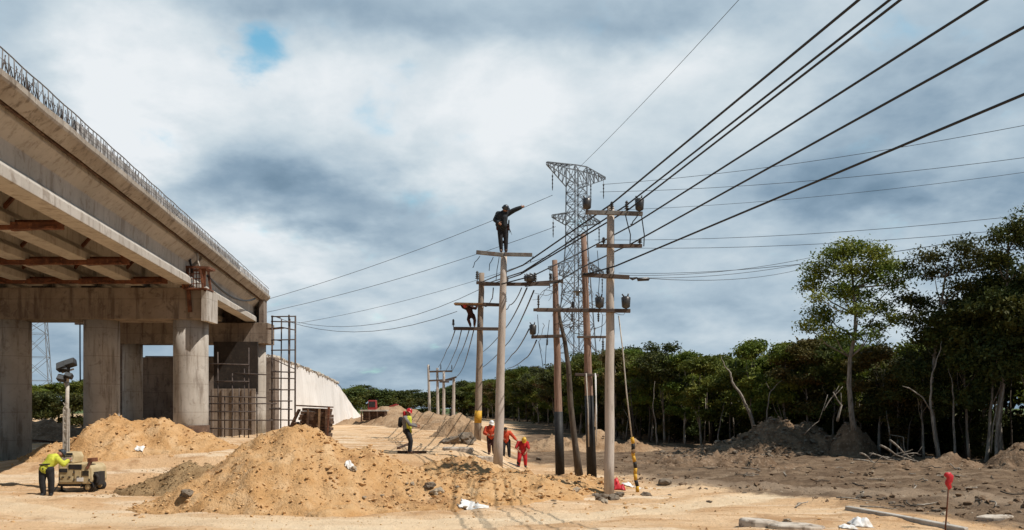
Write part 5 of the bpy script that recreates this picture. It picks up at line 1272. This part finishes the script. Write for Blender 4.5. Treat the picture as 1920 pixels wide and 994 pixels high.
for (px, py, w_, h_, a) in ((97, 685, .34, .28, -.35), (112, 679, .38, .24, -.30), (104, 690, .2, .16, .1), (96, 708, .26, .20, .2), (110, 703, .24, .16, .3)):
    rt = Matrix.Rotation(a, 3, 'Y') @ Matrix.Rotation(-.5, 3, 'X')
    mb = MB(); mb.box(LP(px, mh(py), my-.1), (w_, .22, h_), rt, .9); lh = bevel(mb.build('lamp_head', M['dark'], lt_), .03, 2)
    mb = MB(); mb.box(LP(px, mh(py), my-.1)+rt @ Vector((0, -.11, -.01)), (w_*.8, .02, h_*.75), rt); mb.build('lamp_glass', M['glass'], lh)
# ------------------------------------------------------------------ stones, rubbish, clods, kerb
rgs = random.Random(21)
ROCKS = []
for i in range(6):
    mb = MB(); mb.rock((0, 0, 0), 1.0, 30+i, .65, 3, .55); o = mb.build('stone', M['rock']); ROCKS.append(o.data); bpy.data.objects.remove(o); ORG.pop('stone', None)
RD = [d.copy() for d in ROCKS]
for d in RD: d.materials[0] = M['rockd']
def stone(px, py, r, dark, label, group=None, k=None):
    p = on_ground(px, py); o = bpy.data.objects.new('stone', (RD if dark else ROCKS)[k if k is not None else rgs.randrange(6)]); COL.objects.link(o)
    o.location = p+Vector((0, 0, r*.15)); o.scale = (r*rgs.uniform(.8, 1.35), r*rgs.uniform(.8, 1.2), r*rgs.uniform(.7, 1.05)); o.rotation_euler = (rgs.uniform(-.3, .3), rgs.uniform(-.3, .3), rgs.random()*6.28)
    tag(o, label, 'stone', group or ('stones lying on the dark soil' if dark else 'stones lying on the sand'))
for (px, py, r, dk, lb) in ((1128, 936, .20, 1, 'grey stone leaning on the foot of the nearest pole'), (1150, 938, .22, 1, 'largest grey stone at the foot of the nearest pole'), (1134, 942, .11, 0, 'small pale stone in front of the nearest pole'), (1160, 930, .15, 1, 'dark stone behind the foot of the nearest pole'), (1118, 930, .12, 1, 'low stone next to the nearest pole on the bank side'),
  (845, 832, .45, 1, 'dark boulder in front of the banded pole'), (872, 830, .5, 1, 'biggest grey boulder beside the banded pole'), (1212, 930, .16, 1, 'stone below the striped guy guard'), (1246, 908, .28, 1, 'brown stone lying at the edge of the dark soil'), (1080, 920, .10, 0, 'round pale stone stuck in the sand bank'), (1082, 884, .12, 0, 'pale stone between the two black footed poles'), (1010, 862, .12, 1, 'dark stone close to the worker in red'), (662, 880, .10, 0, 'white stone at the shoulder of the tall sand heap'), (820, 925, .15, 0, 'cracked pale stone on the low sand bank'), (806, 912, .13, 1, 'brown stone on the slope of the low sand bank'), (350, 930, .16, 1, 'dark stone in the hollow at the foot of the tall sand heap')):
    stone(px, py, r, dk, lb)
for i in range(36):
    px = rgs.uniform(1200, 1910); py = rgs.uniform(862, 985) if px > 1450 else rgs.uniform(850, 945)
    stone(px, py, rgs.uniform(.03, .10), rgs.random() < .75, 'small stone scattered on the dark cleared soil', 'small stones scattered over the dark soil')
for i in range(16):
    px = rgs.uniform(660, 1150); py = rgs.uniform(868, 975)
    stone(px, py, rgs.uniform(.03, .07), False, 'small stone scattered on the bright sand', 'small stones scattered over the sand')
# loose clods, more than one could count
def clods(name, n, pick, rmin, rmax, m, label):
    vi, fi = ico(1); vi = np.array([tuple(v) for v in vi]); fi = np.array(fi); V = []; Q = []; c = 0
    rr = np.random.default_rng(n)
    for i in range(n):
        x, y = pick()
        if x is None: continue
        r = rmin+(rmax-rmin)*rr.random()**5
        v = vi*(1+.35*rr.normal(size=(len(vi), 1)))*np.array([r*rr.uniform(.7, 1.5), r*rr.uniform(.7, 1.5), r*rr.uniform(.5, .9)])
        V.append(v+np.array([x, y, HT(x, y)+r*.2])); Q.append(fi+c); c += len(vi)
    o = np_mesh(name, np.concatenate(V), np.concatenate(Q), m); return tag(o, label, 'clods', kind='stuff')
def pk_heap(k):
    b_ = HEAPS[k]['box']
    def f():
        for _ in range(20):
            x, y = rgs.uniform(b_[0], b_[1]), rgs.uniform(b_[2], b_[3])
            if lobes_h(HEAPS[k]['lobes'], x, y, 0, 0) > .02 or rgs.random() < .12: return x, y
        return None, None
    return f
def pk_fan(px0, px1, Y0, Y1, dark):
    def f():
        for _ in range(30):
            Y_ = Y0+(Y1-Y0)*rgs.random()**1.5; x = P(rgs.uniform(px0, px1), 0, Y_).x; d_ = dark_mask(x, Y_)
            if (dark and d_ > .3) or (not dark and d_ < .5): return x, Y_
        return None, None
    return f
clods('sand_clods', 3600, pk_heap(0), .010, .048, M['clod'], 'loose clods and gravel on the tall orange sand heap')
clods('bank_clods', 3000, pk_heap(1), .010, .075, M['clod'], 'loose clods and gravel on the low sand bank')
clods('gravel_clods', 1300, pk_heap(3), .012, .06, M['greysand'], 'gravel covering the small grey heap')
clods('pile_clods', 1300, pk_heap(2), .012, .06, M['clod'], 'loose clods on the rounded sand heap')
clods('mound_clods', 1200, pk_heap(4), .03, .16, M['rockd'], 'stones and clods on the broad earth mound')
clods('ground_clods', 2200, pk_fan(-50, 1950, 18.5, 34, False), .008, .035, M['clod'], 'gravel strewn over the pale sand')
clods('soil_clods', 2600, pk_fan(1100, 1960, 20, 60, True), .015, .11, M['earth'], 'clods of earth strewn over the dark cleared soil')
clods('soil_gravel', 700, pk_fan(1100, 1960, 20, 60, True), .012, .05, M['rock'], 'pale gravel strewn over the dark cleared soil')
# roots and sticks lying in the dark soil
for i in range(40):
    px = rgs.uniform(1290, 1905); py = rgs.uniform(858, 955) if px > 1500 else rgs.uniform(852, 900); p = on_ground(px, py); a = rgs.random()*6.28; L_ = rgs.uniform(.3, 1.1); pts = []
    for k in range(5):
        q = p+Vector((math.cos(a)*L_*(k/4-.5)+.06*math.sin(k*2+i), math.sin(a)*L_*(k/4-.5), 0)); q.z = HT(q.x, q.y)+.03+.05*rgs.random(); pts.append(q)
    mb = MB(); mb.tube(pts, [.026, .024, .02, .016, .008], 5)
    tag(mb.build('root', M['bark'] if i % 2 else M['barkd'], loc=p), 'torn root lying in the dark cleared soil', 'root', 'torn roots in the dark soil')
# kerb edge at the bottom corner
k0, k1 = P(1588, 957, 23.3), P(1812, 1000, 19.2)
k0.z = base_z(k0.x, k0.y)+.10; k1.z = base_z(k1.x, k1.y)+.13
mb = MB(); loops = []
for i in range(9):
    u = i/8; c = k0.lerp(k1, u); c.x += .06*math.sin(u*3); dn = Vector((.86, .5, 0))
    loops.append([c+dn*a+Vector((0, 0, z)) for a, z in ((-.09, -.5), (-.09, 0), (.07, .01), (.07, -.5))])
mb.loft(loops); tag(bevel(mb.build('kerb_edge', M['kerb'], loc=k0), .015, 1), 'pale concrete kerb edge curving into the bottom corner by the red marker', 'kerb')
# broken slabs
def slab_(px, py, w_, d_, h_, rz, tilt, label, m='pale', seed=0):
    p = on_ground(px, py); mb = MB(); n = 11; pts = []
    for k in range(n):
        a = 2*math.pi*k/n; rr = 1+.28*noise.noise(Vector((k*1.3, seed, 0))); pts.append((w_/2*math.cos(a)*rr, d_/2*math.sin(a)*rr))
    rt = Matrix.Rotation(rz, 3, 'Z') @ Matrix.Rotation(tilt, 3, 'Y'); lo = []
    for (sc_, z) in ((.93, -.12), (1, 0), (1.0, h_*.75), (.9, h_)):
        lo.append([p+rt @ Vector((x*sc_, y*sc_, z+.015*noise.noise(Vector((x*6, y*6, z))))) for x, y in pts])
    mb.loft(lo); tag(bevel(mb.build('stone_slab', M[m], loc=p), .015, 1), label, 'slab', 'broken slabs of stone')
slab_(1424, 988, .95, .8, .16, .3, .10, 'broken pale slab with a dark undercut beside the white rags', seed=1)
slab_(1492, 990, 1.25, .8, .07, -.2, .03, 'flat pale slab lying next to the undercut slab', seed=4)
slab_(1868, 972, 1.1, .55, .05, .4, .02, 'thin whitish slab in the dark soil beyond the red marker', seed=7)
slab_(905, 862, .9, .6, .12, .1, .05, 'low pale slab on the sand beside the leaning pole', seed=9)
slab_(860, 846, 1.2, .8, .15, .2, .03, 'grey flat slab in front of the banded pole', seed=12)
# crumpled sheets and rags
def crumple(name, px, py, w_, d_, h_, m, label, cat, seed, rz=0.0):
    p = on_ground(px, py); n = 22; V = []
    for j in range(n):
        for i in range(n):
            u, v = i/(n-1)*2-1, j/(n-1)*2-1; e = max(0, 1-(u*u)**1.5)*max(0, 1-(v*v)**1.5)
            x = w_/2*u*(1+.25*noise.noise(Vector((v*2, seed, 1)))); y = d_/2*v*(1+.25*noise.noise(Vector((u*2, seed, 5))))
            z = h_*e*(.6+.6*noise.noise(Vector((u*1.6, v*1.6, seed)))-.3*abs(noise.noise(Vector((u*3.2, v*3.2, seed+3)))))
            c, s_ = math.cos(rz), math.sin(rz); X_, Y_ = p.x+x*c-y*s_, p.y+x*s_+y*c
            V.append((X_, Y_, HT(X_, Y_)+.012+max(0, z)+.01*noise.noise(Vector((u*6, v*6, seed)))))
    o = grid_mesh(name, V, n, n, M[m], p); md = o.modifiers.new('t', 'SOLIDIFY'); md.thickness = .008; md.offset = 1
    return tag(o, label, cat)
crumple('plastic_sheet', 890, 953, .75, .5, .06, 'white', 'flat white plastic sheet on the sand at the foot of the low bank', 'sheet', 3)
crumple('white_rag', 1614, 986, .46, .40, .24, 'white', 'crumpled white rag heap beside the kerb edge', 'rag', 5)
crumple('white_rag', 1590, 992, .34, .3, .10, 'white', 'small flat white rag next to the crumpled rag heap', 'rag', 15)
crumple('red_bag', 1160, 918, .42, .40, .42, 'redbag', 'crumpled red plastic bag behind the foot of the nearest pole', 'bag', 7)
crumple('white_sheet', 1183, 912, .62, .5, .12, 'white', 'white plastic sheet between the red bag and the guy wire', 'sheet', 9)
crumple('white_rag', 262, 843, .3, .22, .05, 'white', 'small white scrap lying on the rounded sand heap', 'rag', 11)
crumple('white_rag', 655, 873, .22, .2, .12, 'white', 'white scrap on the shoulder of the tall sand heap', 'rag', 13)
# red marker stake
mp = on_ground(1771, 995)
st_ = empty('marker_stake', mp, 'thin rusty stake topped with a red plastic marker', 'marker stake')
tp_ = P(1779, 905, mp.y); mb = MB(); mb.tube([mp-Vector((0, 0, .2)), mp.lerp(tp_, .5)+Vector((.01, 0, 0)), tp_], [.017, .017, .015], 6); mb.build('stake', M['rust'], st_)
mb = MB(); rc = P(1779, 902, mp.y-.01); n = 10
mb.loft([[rc+Vector((r*math.cos(6.283*k/n)*(1+.3*math.sin(k*2.3+z*14))+.02*math.sin(z*30), r*.6*math.sin(6.283*k/n)*(1+.3*math.cos(k*3.1+z*20)), z)) for k in range(n)] for (r, z) in ((.025, -.19), (.05, -.14), (.058, -.07), (.078, .0), (.07, .06), (.088, .12), (.066, .16), (.05, .19))], True, True, True); mb.build('plastic_marker', M['redbag'], st_)
# sticks near the worker with the red helmet
for (a, b_, lb) in (((745, 850), (800, 851), 'thin dark timber lying at the feet of the lone worker'), ((747, 843), (767, 836), 'dark stick pointing at the legs of the lone worker')):
    pa, pb2 = on_ground(*a), on_ground(*b_)
    if (pa-pb2).length > 4: pb2 = pa+(pb2-pa).normalized()*1.2
    mb = MB(); mb.beam(pa+Vector((0, 0, .05)), pb2+Vector((0, 0, .06)), .12, .09); tag(mb.build('timber', M['form'], loc=pa), lb, 'timber')
# scrap under the bridge and the hanging cable
for (px, py, L_, a, Y, lb) in ((90, 800, 3.2, .2, 56, 'long dark plank on the rubble under the bridge'), (120, 806, 2.6, -.3, 54, 'tilted dark plank behind the light tower mast'), (285, 800, 2.2, .1, 52, 'dark plank pile edge between the columns'), (300, 790, 1.8, -.15, 53, 'short dark plank leaning between the columns')):
    c = P(px, py, Y); c.z = HT(c.x, Y)+.25; mb = MB(); mb.box(c, (L_, .35, .14), Matrix.Rotation(a, 3, 'Z') @ Matrix.Rotation(a*.5, 3, 'Y')); tag(mb.build('scrap_plank', M['form'], loc=c), lb, 'plank')
yb = P(257, 800, 57.2); yb.z = HT(yb.x, 57.2)
mb = MB(); mb.box(yb+Vector((0, 0, .75)), (.75, .7, 1.5)); tag(bevel(mb.build('fuel_drum_box', M['wood'], loc=yb), .05), 'ochre box standing in the shade beside the maroon one', 'box')
mb = MB(); mb.box(yb+Vector((-.85, .1, .8)), (.85, .8, 1.6)); tag(bevel(mb.build('site_box', M['browncloth'], loc=yb+Vector((-.85, .1, 0))), .05), 'maroon box in the shade behind the second column', 'box')
mb = MB(); mb.tube([P(150, 600, 60), P(150, 660, 60), P(150.5, 716, 60)], .045, 6); tag(mb.build('hanging_cable', M['black'], loc=P(150, 716, 60)), 'black cable hanging straight down under the bridge between two columns', 'cable')
